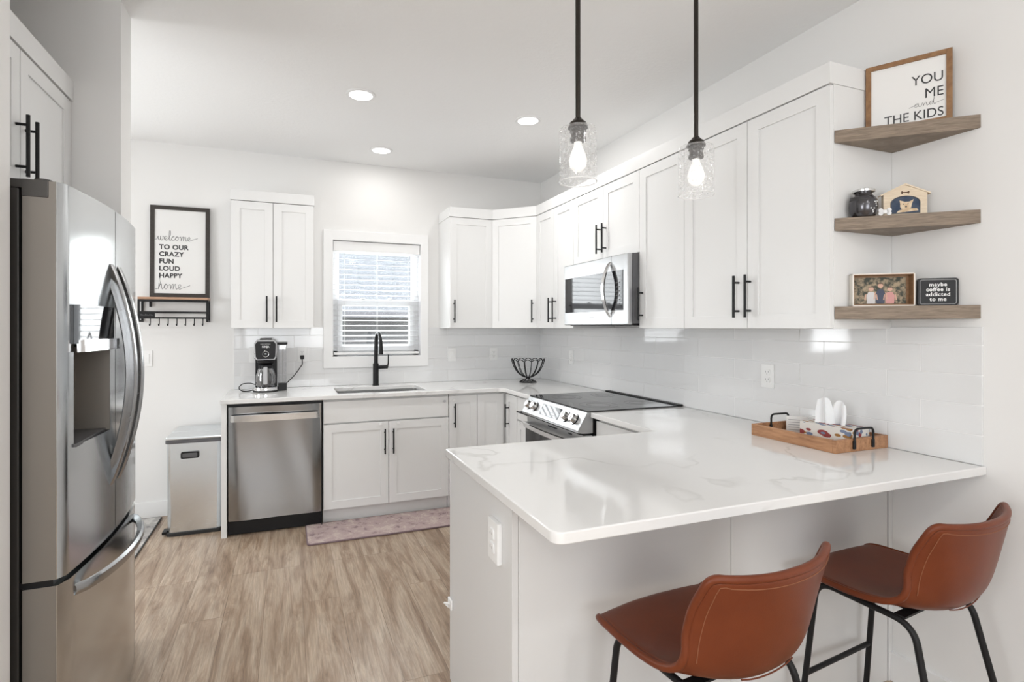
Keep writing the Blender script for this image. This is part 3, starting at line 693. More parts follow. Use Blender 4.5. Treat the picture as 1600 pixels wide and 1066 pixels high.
obj('lever', B().tube([(fx+.092, fy-.02, 1.06), (fx+.098, fy-.022, 1.10), (fx+.099, fy-.024, 1.165)], .0055, 10), black_m, lv)

# ------------------------------------------------------------------ coffee maker
cm = thing('coffee_maker', (-2.39, -.22, .914), 'black and silver drip coffee maker with a glass carafe on the worktop', 'coffee maker')
cx, cy, cz = -2.385, -.20, .9142
obj('base', B().prism([(cx-.088*math.cos(a), cy-.035-.078*math.sin(a)) for a in [PI*i/20 for i in range(21)]]+[(cx+.088, cy+.09), (cx-.088, cy+.09)], cz, cz+.012, None, .002), rubber_m, cm)
obj('base_trim', B().prism([(cx-.087*math.cos(a), cy-.035-.077*math.sin(a)) for a in [PI*i/20 for i in range(21)]]+[(cx+.085, cy+.0), (cx-.085, cy+.0)], cz+.012, cz+.036, None, .003), chrome_m, cm)
obj('back_column', B().box(cx-.075, cx+.075, cy+.02, cy+.10, cz+.012, cz+.37, .01), dark_m, cm)
Mh = FR((cx, cy-.085, cz+.235), (1, 0, 0), (0, -1, 0))
hd = obj('brew_head', B().prism([(-.062, 0), (.062, 0), (.074, .02), (.078, .125), (.06, .15), (-.06, .15), (-.078, .125), (-.074, .02)], -.15, 0, Mh, .006), lgrey_m, cm)
fp = obj('control_panel', B().prism([(-.055, .008), (.055, .008), (.066, .026), (.070, .118), (.055, .138), (-.055, .138), (-.070, .118), (-.066, .026)], 0, .004, Mh, .002), dark_m, hd)
b = B(); b.tube([(.021*math.cos(a*PI/16), .045+.021*math.sin(a*PI/16), .005) for a in range(32)], .0018, 6, True, Mh); obj('dial_ring', b, chrome_m, hd)
b = B(); b.mesh(text_mesh('NINJA', .018, .0006, 'CENTER'), Mh @ Matrix.Translation((0, .093, .0045))); obj('wordmark', b, whiteink_m, hd)
b = B()
for i in range(7): b.box(-.034+i*.010, -.028+i*.010, .117, .120, .004, .0046, 0, Mh)
b.box(-.006, .006, .043, .049, .004, .0046, 0, Mh); obj('indicator_marks', b, whiteink_m, hd)
obj('top_cap', B().box(cx-.04, cx+.04, cy-.07, cy+.05, cz+.383, cz+.395, .004), dark_m, hd)
obj('filter_basket', B().lathe([(.04, 0), (.062, .012), (.064, .035), (.0, .035)], (cx, cy-.02, cz+.203)), dark_m, cm)
cf = obj('carafe', B().lathe([(.0, .0), (.06, .0), (.068, .01), (.069, .08), (.055, .125), (.045, .14)], (cx, cy-.035, cz+.038), cap=False), clear_m, cm)
obj('carafe_lid', B().lathe([(.0, .0), (.05, .0), (.05, .022), (.0, .026)], (cx, cy-.035, cz+.174)), dark_m, cf)
obj('carafe_handle', B().box(cx-.014, cx+.014, cy-.128, cy-.110, cz+.06, cz+.185, .005).box(cx-.012, cx+.012, cy-.115, cy-.07, cz+.17, cz+.186, .003), lgrey_m, cf)
rs = obj('water_tank', B().box(cx+.088, cx+.142, cy-.02, cy+.095, cz+.055, cz+.345, .006), clear_m, cm)
obj('tank_lid', B().box(cx+.078, cx+.150, cy-.025, cy+.10, cz+.345, cz+.362, .004), dark_m, rs)
obj('tank_foot', B().box(cx+.084, cx+.145, cy-.022, cy+.098, cz+.0, cz+.055, .005), dark_m, cm)
obj('tank_tube', B().cyl((cx+.118, cy+.03, cz+.06), (cx+.118, cy+.03, cz+.33), .004), lgrey_m, rs)
b = B(); b.tube(smoothpts([(cx+.13, cy+.08, cz+.03), (cx+.15, cy+.10, cz+.05), (cx+.20, cy+.12, cz+.10), (cx+.25, cy+.13, cz+.17), (-2.126, -.055, 1.10), (-2.126, -.035, 1.145)], 6), .0035, 8); obj('power_cord', b, rubber_m, cm)
obj('plug', B().box(-2.141, -2.111, -.045, -.019, 1.138, 1.168, .005), dark_m, cm)
b = B(); b.tube(smoothpts([(cx-.07, cy+.03, cz+.045), (cx-.11, cy+.03, cz+.058), (cx-.16, cy+.03, cz+.055), (cx-.185, cy+.02, cz+.03), (cx-.165, cy, cz+.008), (cx-.12, cy, cz+.004), (cx-.08, cy, cz+.015)], 6), .0035, 8); obj('cord_loop', b, rubber_m, cm)

# ------------------------------------------------------------------ wire bowl
wb = thing('wire_fruit_bowl', (-.285, -.33, .914), 'empty black wire fruit bowl on a foot, in the worktop corner', 'bowl')
c0 = Vector((-.285, -.33, .9145)); b = B(); PET = 14
for i in range(PET):
    a = 2*PI*i/PET
    prof = [(.02, .045), (.045, .052), (.09, .085), (.125, .14), (.14, .185)]
    b.tube(smoothpts([c0+Vector((r*math.cos(a), r*math.sin(a), z)) for r, z in prof], 5), .0036, 6)
for i in range(PET):
    a0 = 2*PI*i/PET; pp = []
    for k in range(9):
        t = k/8; a = a0+2*PI/PET*t; z = .185+.017*math.sin(PI*t); r = .14+.004*math.sin(PI*t); pp.append(c0+Vector((r*math.cos(a), r*math.sin(a), z)))
    b.tube(pp, .0036, 6)
obj('basket', b, black_m, wb)
b = B()
for i in range(12):
    a = 2*PI*i/12; b.tube(smoothpts([c0+Vector((r*math.cos(a), r*math.sin(a), z)) for r, z in ((.012, .045), (.02, .03), (.05, .02), (.073, .004))], 4), .0026, 6)
b.tube([c0+Vector((.073*math.cos(k*PI/16), .073*math.sin(k*PI/16), .0035)) for k in range(32)], .0035, 8, True)
b.tube([c0+Vector((.02*math.cos(k*PI/8), .02*math.sin(k*PI/8), .044)) for k in range(16)], .004, 8, True)
obj('foot', b, black_m, wb)

# ------------------------------------------------------------------ stove
rg = thing('range_cooker', (-.35, -1.555, 0), 'stainless steel slide-in electric range with black glass cooktop and front knobs', 'stove')
y0, y1 = RG1+.003, RG0-.003
obj('chassis', B().box(-.63, -.052, y0, y1, .03, .90), dark_m, rg)
ct = obj('cooktop', B().box(-.665, -.056, y0-.006, y1+.006, .9145, .922, .002), glassblack_m, rg)
b = B()
for (x, y, r) in ((-.48, -1.36, .10), (-.48, -1.75, .115), (-.2, -1.36, .08), (-.2, -1.75, .08)):
    for rr in (r, r*.62): b.tube([(x+rr*math.cos(k*PI/24), y+rr*math.sin(k*PI/24), .9221) for k in range(48)], .0006, 4, True)
obj('burner_rings', b, grey_m, ct)
obj('vent_trim', B().box(-.050, -.013, y0-.012, y1+.012, .915, .928, .003), black_m, rg)
# sloped control panel, section in the xz plane extruded along y
Ms = FR((0, y0, 0), (1, 0, 0), (0, -1, 0)).copy()
def secty(poly, ya, yb, bev=0): return B().prism([(p[0], p[1]) for p in poly], -ya, -yb, FR((0, 0, 0), (1, 0, 0), (0, -1, 0)), bev)
pnl = obj('control_panel', secty([(-.63, .914), (-.668, .914), (-.728, .815), (-.722, .80), (-.69, .795), (-.63, .795)], y0, y1, .003), range_m, rg)
u = Vector((0, -1, 0)); dn = Vector((-.728+.668, 0, .815-.914)).normalized(); nn = Vector((-(dn.z)*-1, 0, 0))
nrm = Vector((dn.z, 0, -dn.x)).normalized()
if nrm.x > 0: nrm = -nrm
Mp = Matrix.Identity(4); up = -dn; Mp.col[0] = (0, -1, 0, 0); Mp.col[1] = (*up, 0); Mp.col[2] = (*nrm, 0); Mp.col[3] = (-.698, y1, .8645, 1)
W = y1-y0
disp = obj('display', B().box(.24, .49, -.038, .036, 0, .0025, .001, Mp), glassblack_m, pnl)
b = B()
for i in range(5): b.box(.26+i*.018, .27+i*.018, -.02, -.017, .0025, .003, 0, Mp)
for i in range(4): b.box(.37+i*.022, .384+i*.022, -.022, -.019, .0025, .003, 0, Mp); b.box(.37+i*.022, .384+i*.022, -.006, -.003, .0025, .003, 0, Mp)
obj('display_marks', b, lgrey_m, disp)
for x in (.065, .150, .57, .665):
    k = obj('knob', B().cyl((x, 0, 0), (x, 0, .006), .031, M=Mp).cyl((x, 0, .006), (x, 0, .032), .026, .0235, M=Mp, bev=.002), handle_m, pnl)
    obj('knob_ring', B().cyl((x, 0, -.001), (x, 0, .003), .034, M=Mp), dark_m, k)
    obj('grip', B().box(x-.004, x+.004, -.022, .022, .03, .036, .002, Mp), handle_m, k)
b = B()
for i in range(16): b.box(-.700, -.690, y0+.03+i*.044, y0+.06+i*.044, .786, .795)
obj('vent_slots', b, dark_m, rg)
od = obj('oven_door', B().box(-.69, -.632, y0+.004, y1-.004, .26, .785, .005), range_m, rg)
obj('door_glass', B().box(-.694, -.688, y0-.012, y1+.012, .30, .700, .002), glassblack_m, od)
hp = [(-.692, y1-.03, .735)]+[(-.735-.022*math.sin(PI*t), y1-.03-(W-.06)*t, .735-.0) for t in [i/14 for i in range(15)]]+[(-.692, y0+.03, .735)]
b = B(); P2 = []
for p in roundpath(hp, .015, 3): P2.append([(p.x, p.y, p.z-.016), (p.x-.004, p.y, p.z+.012)])
b.grid(P2, .013); oh = obj('oven_handle', b, chrome_m, od)
b = B(); b.box(-.693, -.69, -1.62, -1.50, .765, .773).box(-.693, -.69, -1.80, -1.76, .765, .773); obj('door_vents', b, dark_m, od)
obj('bottom_drawer', B().box(-.685, -.632, y0+.004, y1-.004, .06, .25, .005), range_m, rg)

# ------------------------------------------------------------------ upper cabinets
UZ0, UZ1, UZC = 1.384, 2.296, 2.372
UF = -.344; UB = -.324
ul = thing('upper_cabinet', (-2.33, -.16, UZ0), 'white two-door wall cabinet above the coffee maker, left of the window', 'cabinet')
obj('body', B().box(-2.61, -2.053, -.324, -.002, UZ0, UZ1+.002), body_m, ul)
Ml = MBk(-2.61, UZ0, UF)
d = obj('door', shaker(Ml, .278, UZ1-UZ0), cab_m, ul); obj('handle', pull(Ml, .278-.042, .045, .187), black_m, d)
Ml = MBk(-2.331, UZ0, UF)
d = obj('door', shaker(Ml, .278, UZ1-UZ0), cab_m, ul); obj('handle', pull(Ml, .022, .045, .187), black_m, d)
obj('crown', B().box(-2.615, -2.048, -.348, -.002, UZ1+.003, UZC, .002), cab_m, ul)

u1 = thing('upper_cabinet', (-.8, -.16, UZ0), 'white single-door wall cabinet right of the window, before the angled corner', 'cabinet')
obj('body', B().box(-.994, -.616, -.324, -.002, UZ0, UZ1+.002), body_m, u1)
M1 = MBk(-.994, UZ0, UF); d = obj('door', shaker(M1, .371, UZ1-UZ0), cab_m, u1); obj('handle', pull(M1, .032, .045, .187), black_m, d)
u2 = thing('corner_upper_cabinet', (-.25, -.25, UZ0), 'white angled wall cabinet in the room corner above the wire bowl', 'cabinet')
obj('body', B().prism([(-.615, -.002), (-.615, -.324), (-.324, -.615), (-.002, -.615), (-.002, -.002)], UZ0, UZ1+.002), body_m, u2)
s2 = .5**.5; p0 = Vector((-.615, -.324, UZ0))+Vector((-s2, -s2, 0))*.020
M2 = FR(p0+Vector((s2, -s2, 0))*.006, (s2, -s2, 0), (-s2, -s2, 0)); d = obj('door', shaker(M2, .399, UZ1-UZ0), cab_m, u2); obj('handle', pull(M2, .365, .045, .187), black_m, d)
def MRu(y0, z0): return FR((UF, y0, z0), (0, -1, 0), (-1, 0, 0))
Y = [-.624, -.92, -1.215, -1.59, -1.965, -2.333, -2.729, -3.106]
u3 = thing('upper_cabinet', (-.16, -.92, UZ0), 'white narrow two-door wall cabinet between the angled corner and the microwave', 'cabinet')
obj('body', B().box(-.324, -.002, Y[2]+.001, -.6155, UZ0, UZ1+.002), body_m, u3)
d = obj('door', shaker(MRu(Y[0], UZ0), .296, UZ1-UZ0), cab_m, u3); obj('handle', pull(MRu(Y[0], UZ0), .264, .045, .187), black_m, d)
d = obj('door', shaker(MRu(Y[1], UZ0), .295, UZ1-UZ0), cab_m, u3); obj('handle', pull(MRu(Y[1], UZ0), .035, .045, .187), black_m, d)
u4 = thing('upper_cabinet', (-.16, -1.59, 1.825), 'short white two-door wall cabinet directly above the microwave', 'cabinet')
obj('body', B().box(-.324, -.002, Y[4]+.001, Y[2]-.001, 1.822, UZ1+.002), body_m, u4)
d = obj('door', shaker(MRu(Y[2], 1.822), .375, UZ1-1.822), cab_m, u4); obj('handle', pull(MRu(Y[2], 1.822), .345, .042, .187), black_m, d)
d = obj('door', shaker(MRu(Y[3], 1.822), .375, UZ1-1.822), cab_m, u4); obj('handle', pull(MRu(Y[3], 1.822), .035, .042, .187), black_m, d)
u5 = thing('upper_cabinet', (-.16, -2.15, UZ0), 'white single-door wall cabinet just right of the microwave', 'cabinet')
obj('body', B().box(-.324, -.002, Y[5]+.001, Y[4]-.001, UZ0, UZ1+.002), body_m, u5)
d = obj('door', shaker(MRu(Y[4], UZ0), .368, UZ1-UZ0), cab_m, u5); obj('handle', pull(MRu(Y[4], UZ0), .032, .045, .187), black_m, d)
u6 = thing('upper_cabinet', (-.16, -2.72, UZ0), 'large white two-door wall cabinet at the end, beside the corner shelves', 'cabinet')
obj('body', B().box(-.324, -.002, -3.106, Y[5]-.001, UZ0, UZ1+.002), body_m, u6)
d = obj('door', shaker(MRu(Y[5], UZ0), .396, UZ1-UZ0), cab_m, u6); obj('handle', pull(MRu(Y[5], UZ0), .350, .048, .187), black_m, d)
d = obj('door', shaker(MRu(Y[6], UZ0), .381, UZ1-UZ0), cab_m, u6); obj('handle', pull(MRu(Y[6], UZ0), .017, .048, .187), black_m, d)
obj('side_panel', B().box(-.344+.018, -.002, -3.11, -3.1062, UZ0, UZ1+.002), cab_m, u6)
cz0, cz1 = UZ1+.003, UZC+.007
cr = B().prism([(-.998, -.003), (-.998, -.348), (-.621, -.348), (-.348, -.621), (-.348, -3.112), (-.003, -3.112), (-.003, -.003)], cz0, cz1, None, .002)
top('crown_board', cr, cab_m, 'flat white crown board running along the top of the right-hand wall cabinets', 'crown trim', base=(-.3, -.6, cz0))

# ------------------------------------------------------------------ microwave
mw = thing('microwave_oven', (-.2, -1.59, 1.41), 'stainless steel over-the-range microwave with a bowed handle', 'microwave')
mz0, mz1 = 1.405, 1.818; my0, my1 = Y[4]+.003, Y[2]-.003
obj('casing', B().box(-.385, -.012, my0, my1, mz0+.008, mz1), grey_m, mw)
obj('bottom_plate', B().box(-.375, -.03, my0+.01, my1-.01, mz0-.004, mz0+.008), dark_m, mw)
Mm = FR((-.386, my1, mz0), (0, -1, 0), (-1, 0, 0)); W = my1-my0; H = mz1-mz0
fr_ = obj('front', B().box(0, W, 0, H, 0, .034, .008, Mm), range_m, mw)
obj('door_glass', B().box(.018, W-.045, .085, H-.093, .0335, .0362, .001, Mm), glassblack_m, fr_)
obj('door_seam', B().box(W-.165, W-.163, .0, H, .0335, .0343, 0, Mm), grey_m, fr_)
hp = [(W-.178, .045+(H-.08)*t, .034+.056*math.sin(PI*t)**.7) for t in [i/16 for i in range(17)]]
b = B(); b.grid([[(p[0]-.013, p[1], p[2]), (p[0]+.013, p[1], p[2])] for p in hp], .009, Mm); obj('handle', b, handle_m, fr_)
obj('brand_plate', B().box(.33, .39, .045, .051, .0338, .0343, 0, Mm), lgrey_m, fr_)
b = B()
for i in range(6):
    for j in range(2): b.box(W-.115+j*.03, W-.10+j*.03, .12+i*.025, .127+i*.025, .0361, .0365, 0, Mm)
obj('keypad_marks', b, grey_m, fr_)

# ------------------------------------------------------------------ floating corner shelves
for zt, lab in ((2.124, 'top of the three triangular brown oak corner shelves'), (1.796, 'middle of the three triangular brown oak corner shelves'), (1.467, 'lowest of the three triangular brown oak corner shelves')):
    b = B().prism([(-.326, -3.1125), (-.001, -3.1125), (-.001, -3.398)][::-1], zt-.047, zt, None, .0012)
    top('corner_shelf', b, shelfwood_m, lab+', mounted beside the wall cabinet', 'shelf', 'floating corner shelves', base=(-.1, -3.18, zt-.047))

def FRl(c, ang, lean=0):
    """frame at c, local x direction ang degrees (world), facing viewer side; origin at bottom centre of front face"""
    a = math.radians(ang); u = Vector((math.cos(a), math.sin(a), 0)); n = Vector((u.y, -u.x, 0)); return FR(c, u, n) @ Matrix.Rotation(math.radians(-lean), 4, 'X')
# YOU ME and THE KIDS sign on the top shelf
A = Vector((-.163, -3.118, 0)); Bv = Vector((-.036, -3.334, 0)); mid = (A+Bv)/2; ang = math.degrees(math.atan2(Bv.y-A.y, Bv.x-A.x)); sw = (Bv-A).length
Mg = FRl((mid.x, mid.y, 2.1245), ang)
sg = thing('family_sign', (mid.x, mid.y, 2.1245), 'wood framed white sign reading YOU ME and THE KIDS on the top corner shelf', 'sign')
sh = .256; f_ = .017
b = B(); b.box(-sw/2, -sw/2+f_, 0, sh, -.02, 0, .001, Mg).box(sw/2-f_, sw/2, 0, sh, -.02, 0, .001, Mg).box(-sw/2+f_, sw/2-f_, 0, f_, -.02, 0, .001, Mg).box(-sw/2+f_, sw/2-f_, sh-f_, sh, -.02, 0, .001, Mg)
obj('frame', b, framewood_m, sg)
bd = obj('board', B().box(-sw/2+f_-.001, sw/2-f_+.001, f_-.001, sh-f_+.001, -.014, -.006, 0, Mg), paper_m, sg)
b = B()
for tx, zz_, s_ in (('YOU', .150, .043), ('ME', .097, .043), ('THE KIDS', .024, .041)):
    b.mesh(text_mesh(tx, s_*1.15, 0, 'RIGHT', 1.0), Mg @ Matrix.Translation((sw/2-f_-.006, zz_, -.0055)) @ Matrix.Diagonal((.86, 1, 1, 1)))
obj('printed_words', b, ink_m, bd)
sb, cxx = script('and', 0, 0, .013, .0006, 1.2, 1.6, 1.6)
b = B(); tmp = bpy.data.meshes.new('t'); sb.bm.to_mesh(tmp); b.mesh(tmp, Mg @ Matrix.Translation((.020, .070, -.0055))); obj('script_word', b, greyink_m, bd)

# urn on the middle shelf
ur = thing('pet_urn', (-.235, -3.150, 1.7965), 'dark grey metallic pet urn with a collar, on the middle corner shelf', 'urn')
uc = (-.235, -3.158, 1.7965)
urn_m = M_('urn_metal', (.10, .098, .105), .22, .85); noise_bump(urn_m, 40, .02)
collar_m = M_('collar_leather', (.045, .043, .045), .5, .2); noise_bump(collar_m, 250, .2)
obj('vessel', B().lathe([(.0, 0), (.030, 0), (.036, .004), (.043, .02), (.0455, .04), (.044, .058), (.036, .073), (.028, .080), (.026, .086), (.0, .086)], uc), urn_m, ur)
obj('lid', B().lathe([(.0, .086), (.027, .087), (.036, .093), (.0365, .100), (.022, .105), (.0, .107)], uc), handle_m, ur)
b = B(); b.grid([[(uc[0]+(.042+.001*k)*math.cos(a), uc[1]+(.042+.001*k)*math.sin(a)*1.0, uc[2]+.066-.012*k+.010*math.cos(a-2.2)) for k in (0, 1)] for a in [2*PI*i/32 for i in range(33)]], .003); obj('collar', b, collar_m, ur)
b = B()
for (dx, dz) in ((.0, .018), (.006, .026), (-.006, .026), (.002, .012), (.014, .044), (.02, .052), (.009, .05), (.016, .036)):
    a = -1.9+dx*22; r = .0456; b.cyl((uc[0]+r*math.cos(a)*.96, uc[1]+r*math.sin(a)*.96, uc[2]+dz), (uc[0]+(r+.0008)*math.cos(a), uc[1]+(r+.0008)*math.sin(a), uc[2]+dz), .0022, seg=10)
obj('paw_prints', b, whiteink_m, ur)
Mt = FRl((-.190, -3.204, 1.797), -40)
b = B(); b.box(-.012, .012, .008, .022, 0, .004, .001, Mt)
for x in (-.013, .013):
    for z in (.009, .021): b.cyl((x, z, 0), (x, z, .004), .0075, seg=16, M=Mt)
top('bone_tag', b, whiteink_m, 'small white bone-shaped tag leaning in front of the urn on the middle shelf', 'tag', base=(-.190, -3.204, 1.797))

# dog house picture frame
dh = thing('doghouse_frame', (-.11, -3.235, 1.7965), 'pale wooden doghouse-shaped picture frame with a dog photo, on the middle shelf', 'picture frame')
Md = FRl((-.112, -3.226, 1.7965), -38)
hw, eh, ph = .068, .085, .116
obj('house_front', B().prism([(-hw, 0), (hw, 0), (hw, eh), (0, ph), (-hw, eh)], -.02, 0, Md, .001), palewood_m, dh)
b = B(); b.prism([(-hw-.01, eh-.006), (0, ph), (hw+.01, eh-.006), (hw+.01, eh-.001), (0, ph+.006), (-hw-.01, eh-.001)], -.022, .003, Md, .0005); obj('roof_edge', b, palewood_m, dh)
arch = [(-.045, .012), (.045, .012), (.045, .05)]+[(.045*math.cos(a), .05+.025*math.sin(a)) for a in [PI*i/14 for i in range(1, 14)]]+[(-.045, .05)]
navy_m = simple_var('photo_navy', (.03, .05, .09), (.06, .08, .12), 30, .2)
ph_ = obj('photo', B().prism(arch, 0, .0006, Md), navy_m, dh)
b = B(); b.tube([Md @ Vector((x, y, .001)) for x, y in arch], .0016, 6, True); obj('photo_rim', b, grey_m, dh)
dog_m = simple_var('dog_fur', (.62, .45, .28), (.75, .62, .45), 60, .6)
b = B(); b.prism([(-.012, .028), (.006, .024), (.018, .032), (.020, .045), (.026, .062), (.012, .054), (-.002, .054), (-.018, .060), (-.016, .046), (-.016, .036)], .0006, .0012, Md)
b.prism([(-.028, .014), (.04, .020), (.036, .028), (.0, .03), (-.022, .022)], .0006, .0011, Md); obj('dog_picture', b, dog_m, ph_)
b = B(); 
for x, z, r in ((-.006, .045, .0018), (.008, .046, .0018), (.002, .036, .003)): b.cyl((x, z, .0012), (x, z, .0015), r, seg=10, M=Md)
obj('dog_face', b, ink_m, ph_)
b = B(); b.box(-.009, .009, .0865, .0905, 0, .0008, 0, Md)
for x in (-.01, .01):
    for z in (.0865, .0905): b.cyl((x, z, 0), (x, z, .0008), .003, seg=10, M=Md)
obj('bone_cutout', b, M_('dark_cut', (.10, .05, .025), .7), dh)

# family photo in a wooden shadow box on the lowest shelf
fb = thing('shadow_box_frame', (-.18, -3.17, 1.4675), 'wooden shadow box holding a family photo of three, on the lowest shelf', 'picture frame')
Mf = FRl((-.187, -3.198, 1.4675), -38)
bw, bh_, bd_ = .098, .121, .036
b = B(); t_ = .004
b.box(-bw, -bw+t_, 0, bh_, -bd_, 0, .0005, Mf).box(bw-t_, bw, 0, bh_, -bd_, 0, .0005, Mf).box(-bw, bw, 0, t_, -bd_, 0, .0005, Mf).box(-bw, bw, bh_-t_, bh_, -bd_, 0, .0005, Mf)
obj('rim', b, M_('box_edge_white', (.78, .74, .68), .5), fb)
b = B(); b.box(-bw+t_, -bw+t_+.002, t_, bh_-t_, -bd_, -.001, 0, Mf).box(bw-t_-.002, bw-t_, t_, bh_-t_, -bd_, -.001, 0, Mf).box(-bw+t_, bw-t_, t_, t_+.002, -bd_, -.001, 0, Mf).box(-bw+t_, bw-t_, bh_-t_-.002, bh_-t_, -bd_, -.001, 0, Mf)
b.box(-bw, bw, 0, bh_, -bd_-.003, -bd_, 0, Mf); obj('lining', b, boxwood_m, fb)
auto_m = simple_var('autumn_leaves', (.05, .055, .04), (.38, .30, .20), 70, .4)
ph2 = obj('photo', B().box(-.082, .082, .010, .108, -.034, -.0335, 0, Mf), auto_m, fb)
def fig(x, h, dress, name):
    b = B(); z0 = .011
    b.prism([(x-.013, z0), (x+.013, z0), (x+.015, z0+h*.45), (x+.008, z0+h*.66), (x-.008, z0+h*.66), (x-.015, z0+h*.45)], -.0335, -.0329, Mf)
    o = obj(name, b, dress, ph2)
    b = B(); b.cyl((x, z0+h*.83, -.0335), (x, z0+h*.83, -.0328), .0085, seg=16, M=Mf)
    for s in (-1, 1): b.prism([(x+s*.015, z0+h*.55), (x+s*.019, z0+h*.5), (x+s*.022, z0+h*.2), (x+s*.018, z0+h*.2)][::s], -.0335, -.0328, Mf)
    obj('skin', b, skin_m, o)
    b = B(); b.prism([(x-.009, z0+h*.82), (x-.009, z0+h*.92), (x, z0+h*.98), (x+.009, z0+h*.92), (x+.009, z0+h*.82), (x+.006, z0+h*.91), (x-.006, z0+h*.91)], -.0328, -.0324, Mf); obj('hair', b, hair_m, o)
skin_m = M_('photo_skin', (.62, .38, .28), .5); hair_m = M_('photo_hair', (.10, .055, .03), .5)
fig(-.028, .066, M_('photo_white_top', (.62, .60, .60), .5), 'figure_in_white'); fig(.002, .080, M_('photo_navy_suit', (.04, .05, .09), .5), 'figure_in_suit'); fig(.032, .064, M_('photo_pink_dress', (.62, .30, .28), .5), 'figure_in_pink')

# coffee sign
cs = thing('coffee_sign', (-.075, -3.29, 1.4675), 'small black sign reading maybe coffee is addicted to me, on the lowest shelf', 'sign')
Mc = FRl((-.062, -3.303, 1.4675), -40)
obj('plaque', B().prism(rrect(-.060, .060, 0, .098, .009), -.012, 0, Mc, .001), dark_m, cs)
p = rrect(-.053, .053, .006, .092, .006); obj('border_line', B().tube([Mc @ Vector((x, y, .0003)) for x, y in p], .001, 5, True), lgrey_m, cs)
b = B(); 
for i, tx in enumerate(('maybe', 'coffee is', 'addicted', 'to me')): b.mesh(text_mesh(tx, .0185, .0004, 'CENTER', 1.12), Mc @ Matrix.Translation((0, .069-i*.0175, .0006)))
obj('printed_words', b, whiteink_m, cs)

# ------------------------------------------------------------------ tray with tissues
ty0, ty1, tx0, tx1, tz = -3.106, -2.722, -.312, -.016, .9145
tr = thing('serving_tray', (-.163, -2.915, tz), 'rectangular wooden serving tray with black metal handles, on the peninsula by the wall', 'tray')
b = B(); t_ = .012; th = .05
b.box(tx0, tx1, ty0, ty0+t_, tz, tz+th, .0015).box(tx0, tx1, ty1-t_, ty1, tz, tz+th, .0015).box(tx0, tx0+t_, ty0+t_, ty1-t_, tz, tz+th, .0015).box(tx1-t_, tx1, ty0+t_, ty1-t_, tz, tz+th, .0015)
obj('rim', b, traywood_m, tr); obj('bottom', B().box(tx0+t_, tx1-t_, ty0+t_, ty1-t_, tz, tz+.008), traywood_m, tr)
for yy, s in ((ty0-.004, -1), (ty1-t_-.004, 1)):
    b = B(); b.tube(roundpath([(-.213, yy, tz+.016), (-.213, yy, tz+.087), (-.108, yy, tz+.087), (-.108, yy, tz+.016)], .02), .0042, 10)
    for x in (-.213, -.108): b.box(x-.007, x+.007, yy-.003, yy+.004, tz+.010, tz+.042, .003)
    obj('handle', b, black_m, tr)
def floral():
    m = M_('floral_print', (.8, .78, .74), .6); tc = N(m, 'ShaderNodeTexCoord')
    cur = None
    base = (.74, .72, .68)
    prev = None
    for i, (sc_, col, th_) in enumerate(((30, (.28, .045, .045), .32), (34, (.33, .16, .035), .30), (38, (.17, .22, .33), .34))):
        mp = N(m, 'ShaderNodeMapping'); mp.inputs['Location'].default_value = (i*3.1, i*1.7, i*.9); mp.inputs['Rotation'].default_value = (.5*i, .9, .4+i); mp.inputs['Scale'].default_value = (1, .45, 1); L(m, tc, 'Object', mp, 'Vector')
        v = N(m, 'ShaderNodeTexVoronoi', Scale=sc_, Randomness=1.0); L(m, mp, 'Vector', v, 'Vector')
        c = N(m, 'ShaderNodeMath', operation='LESS_THAN'); c.inputs[1].default_value = th_; L(m, v, 'Distance', c, 0)
        mx = N(m, 'ShaderNodeMixRGB'); mx.inputs['Color2'].default_value = (*col, 1); L(m, c, 0, mx, 'Fac')
        if prev is None: mx.inputs['Color1'].default_value = (*base, 1)
        else: L(m, prev, 'Color', mx, 'Color1')
        prev = mx
    L(m, prev, 'Color', P(m), 'Base Color'); return m
tb = thing('tissue_box', (-.19, -2.98, tz+.008), 'floral patterned tissue box with a white tissue pulled up, in the tray', 'tissue box')
bz = tz+.0085
tbx0, tbx1, tby0, tby1, tbh = -.205, -.090, -3.085, -2.872, .072
obj('carton', B().box(tbx0, tbx1, tby0, tby1, bz, bz+tbh, .0015), floral(), tb)
tissue_m = M_('tissue_paper', (.86, .86, .86), .8); P(tissue_m).inputs['Subsurface Weight'].default_value = .1; noise_bump(tissue_m, 60, .1)
b = B()
for s, (cx_, cy_, hh, wd) in enumerate((((-.155), -2.945, .112, .036), ((-.137), -2.985, .098, .042))):
    rows = []
    for i in range(9):
        t = i/8; row = []
        for k in range(13):
            u = k/12-.5; row.append((cx_+.012*math.sin(9*u+s*2)*(1-.3*t)+.01*t, cy_+u*2*wd*(1-.35*t*t)+(.012 if s == 0 else -.01)*(t-.3), bz+tbh-.004+hh*t*(1-.16*abs(2*u)**2)+.003*math.sin(14*u)))
        rows.append(row)
    b.grid(rows, .0006)
obj('tissue', b, tissue_m, tb)
cb_ = thing('note_card', (-.10, -2.80, bz), 'small white message card standing in the tray behind the tissue box', 'card')
Mn = FRl((-.128, -2.798, bz), -48)
obj('card', B().box(-.042, .042, 0, .072, -.018, 0, .001, Mn), paper_m, cb_)
b = B()
for i in range(5): b.box(-.034, .034-.006*(i % 2), .056-i*.011, .059-i*.011, 0, .0004, 0, Mn)
obj('faint_lines', b, lgrey_m, cb_)
top('white_carton', B().box(-.075, -.035, -2.88, -2.80, bz, bz+.072, .002), plate_m, 'small plain white carton at the wall side of the tray, behind the tissue', 'box', base=(-.055, -2.86, bz))

